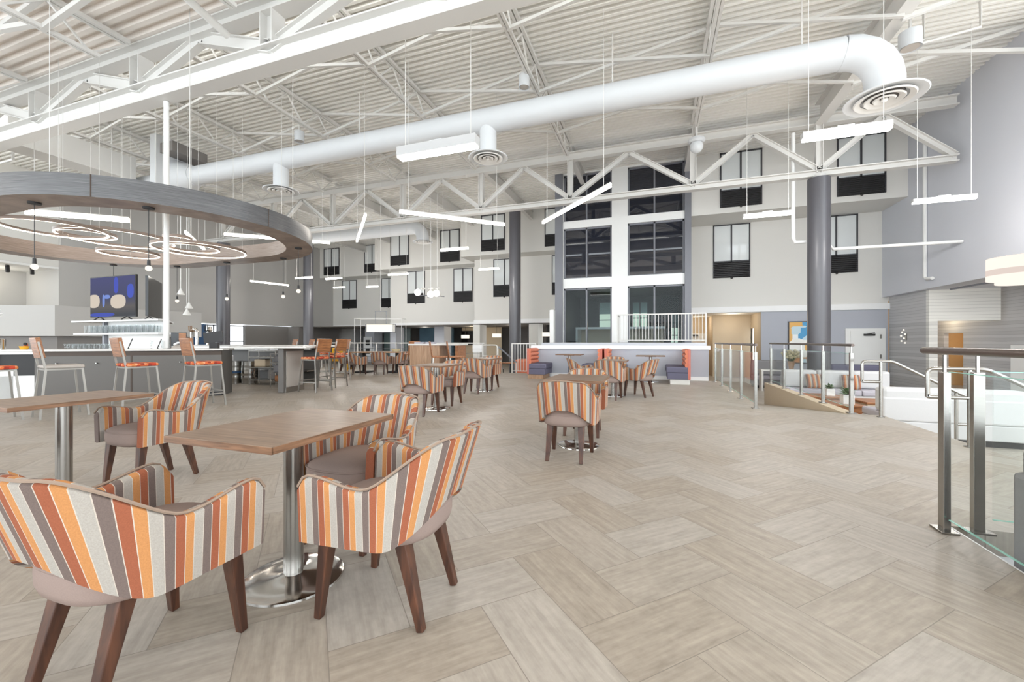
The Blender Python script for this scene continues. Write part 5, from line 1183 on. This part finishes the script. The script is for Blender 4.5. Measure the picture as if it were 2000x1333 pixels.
for k, (x, y) in enumerate([(-9.2, 17.5), (-7.9, 18.0), (-6.35, 18.2)]):
    t = thing('dining_table', ['dark dining table on the lower floor, left of three beyond the railing', 'dark dining table on the lower floor, middle of three beyond the railing', 'dark dining table on the lower floor nearest the middle column'][k], 'table', (x, y, -.6))
    MB().box(-.4, .4, -.4, .4, .72, .75).build('tabletop', 'brown_wood', t, 0); MB().box(-.04, .04, -.04, .04, 0, .72).build('column', 'black', t, 0); MB().box(-.25, .25, -.25, .25, 0, .03).build('base', 'black', t, 0)
    for s in (-1, 1):
        c = thing('dining_chair', ['orange', 'gray', 'white'][k] + ' dining chair on the lower floor, ' + ('left' if s < 0 else 'right') + ' side of the ' + ['left', 'middle', 'right'][k] + ' dark table', 'chair', (x+s*.62, y, -.6), 0, 'chairs on the lower floor')
        MB().box(-.2, .2, -.2, .2, .42, .48).build('seat', ['orange_vinyl', 'gray_cloth', 'linen'][k], c, 0, .01); MB().box(s*.16-.02, s*.16+.02, -.2, .2, .48, .92).build('backrest', ['orange_vinyl', 'gray_cloth', 'linen'][k], c, 0, .01)
        for a in (-.17, .17):
            for b in (-.17, .17): MB().bar((a, b, 0), (a, b, .42), .03, .03).build('leg', 'black', c, 0)
# fittings on the far ground-floor wall
def poster_mat():
    m, b, t = base_mat('black_and_white_poster', (1, 1, 1, 1), .6); tc = t.new('ShaderNodeTexCoord'); vo = t.new('ShaderNodeTexVoronoi'); vo.inputs['Scale'].default_value = 4.5
    t.link(tc.outputs['Object'], vo.inputs['Vector']); sp = t.new('ShaderNodeSeparateColor'); t.link(vo.outputs['Color'], sp.inputs[0]); r = t.new('ShaderNodeValToRGB'); r.color_ramp.interpolation = 'CONSTANT'
    r.color_ramp.elements[0].color = srgb(60, 58, 58); r.color_ramp.elements[1].color = srgb(200, 196, 194); r.color_ramp.elements[1].position = .4; t.link(sp.outputs[0], r.inputs[0]); t.link(r.outputs[0], b.inputs['Base Color']); return m
t = thing('framed_picture', 'black and white framed picture on the dim wall left of the blue panel', 'picture', (-25.9, 28.95, .75)); MB().box(-.32, .32, -.04, 0, -.62, .62).build('frame', 'wall_gray', t, 0); MB().box(-.27, .27, -.05, -.04, -.57, .57).build('print', poster_mat(), t, 0)
t = thing('framed_picture', 'white poster with two dark squares beside the blue panel', 'picture', (-22.6, 28.6, .7)); MB().box(-.42, .42, -.04, 0, -.8, .8).build('board', 'trim', t, 0)
for z in (-.38, .32): MB().box(-.2, .2, -.05, -.04, z-.22, z+.22).build('picture_square', 'black', t, 0)
t = thing('wall_television', 'small black television on the wall of the dim tan room', 'television', (-13.8, 29.2, 1.35)); MB().box(-.5, .5, -.05, 0, -.5, .6).build('casing', 'black', t, 0); MB().box(-.46, .46, -.056, -.05, -.46, .56).build('screen', 'black_gloss', t, 0)
bx(-23.35, 30.0, 1.25, 1.3, .05, .22, 'wall_gray', 'wall_sign', 'blank pale sign bar on the blue panel', 'sign', 0)
bx(-22.4, 28.7, .12, .5, .1, .55, 'trim', 'notice_board', 'white notice hung on the gray pillar by the poster', 'sign', 0)
t = thing('service_hatch', 'lit tan service counter seen through the lowest tower windows', 'counter', (-1.9, 21.2, -.6))
MB().box(-1.9, 2.3, 1.0, 1.1, 0, 2.35).build('back_wall', 'wall_tan', t, 0); MB().box(-1.95, 2.35, -.1, 1.1, 2.35, 2.45).build('canopy', 'trim', t, 0); MB().box(-1.95, -1.85, -.1, 1.1, 0, 2.35).build('end_panel', 'trim', t, 0); MB().box(-1.0, 2.3, .0, .6, 0, 1.5).build('desk', 'oak', t, 0)
# track spots high at the far left
for x, lab in ((-26.9, 'black track spotlight at the far left soffit, left of two'), (-26.75, 'black track spotlight at the far left soffit, right of two')):
    t = thing('track_spot', lab, 'spotlight', (x, 9.9 if 'left of' in lab else 10.6, 4.5), 0, 'track spotlights'); MB().box(-.05, .05, -.05, .05, -.05, 0).build('mount', 'black', t, 0); MB().tube([(0, 0, -.05), (-.1, .05, -.3)], .07, 12).build('barrel', 'black', t)
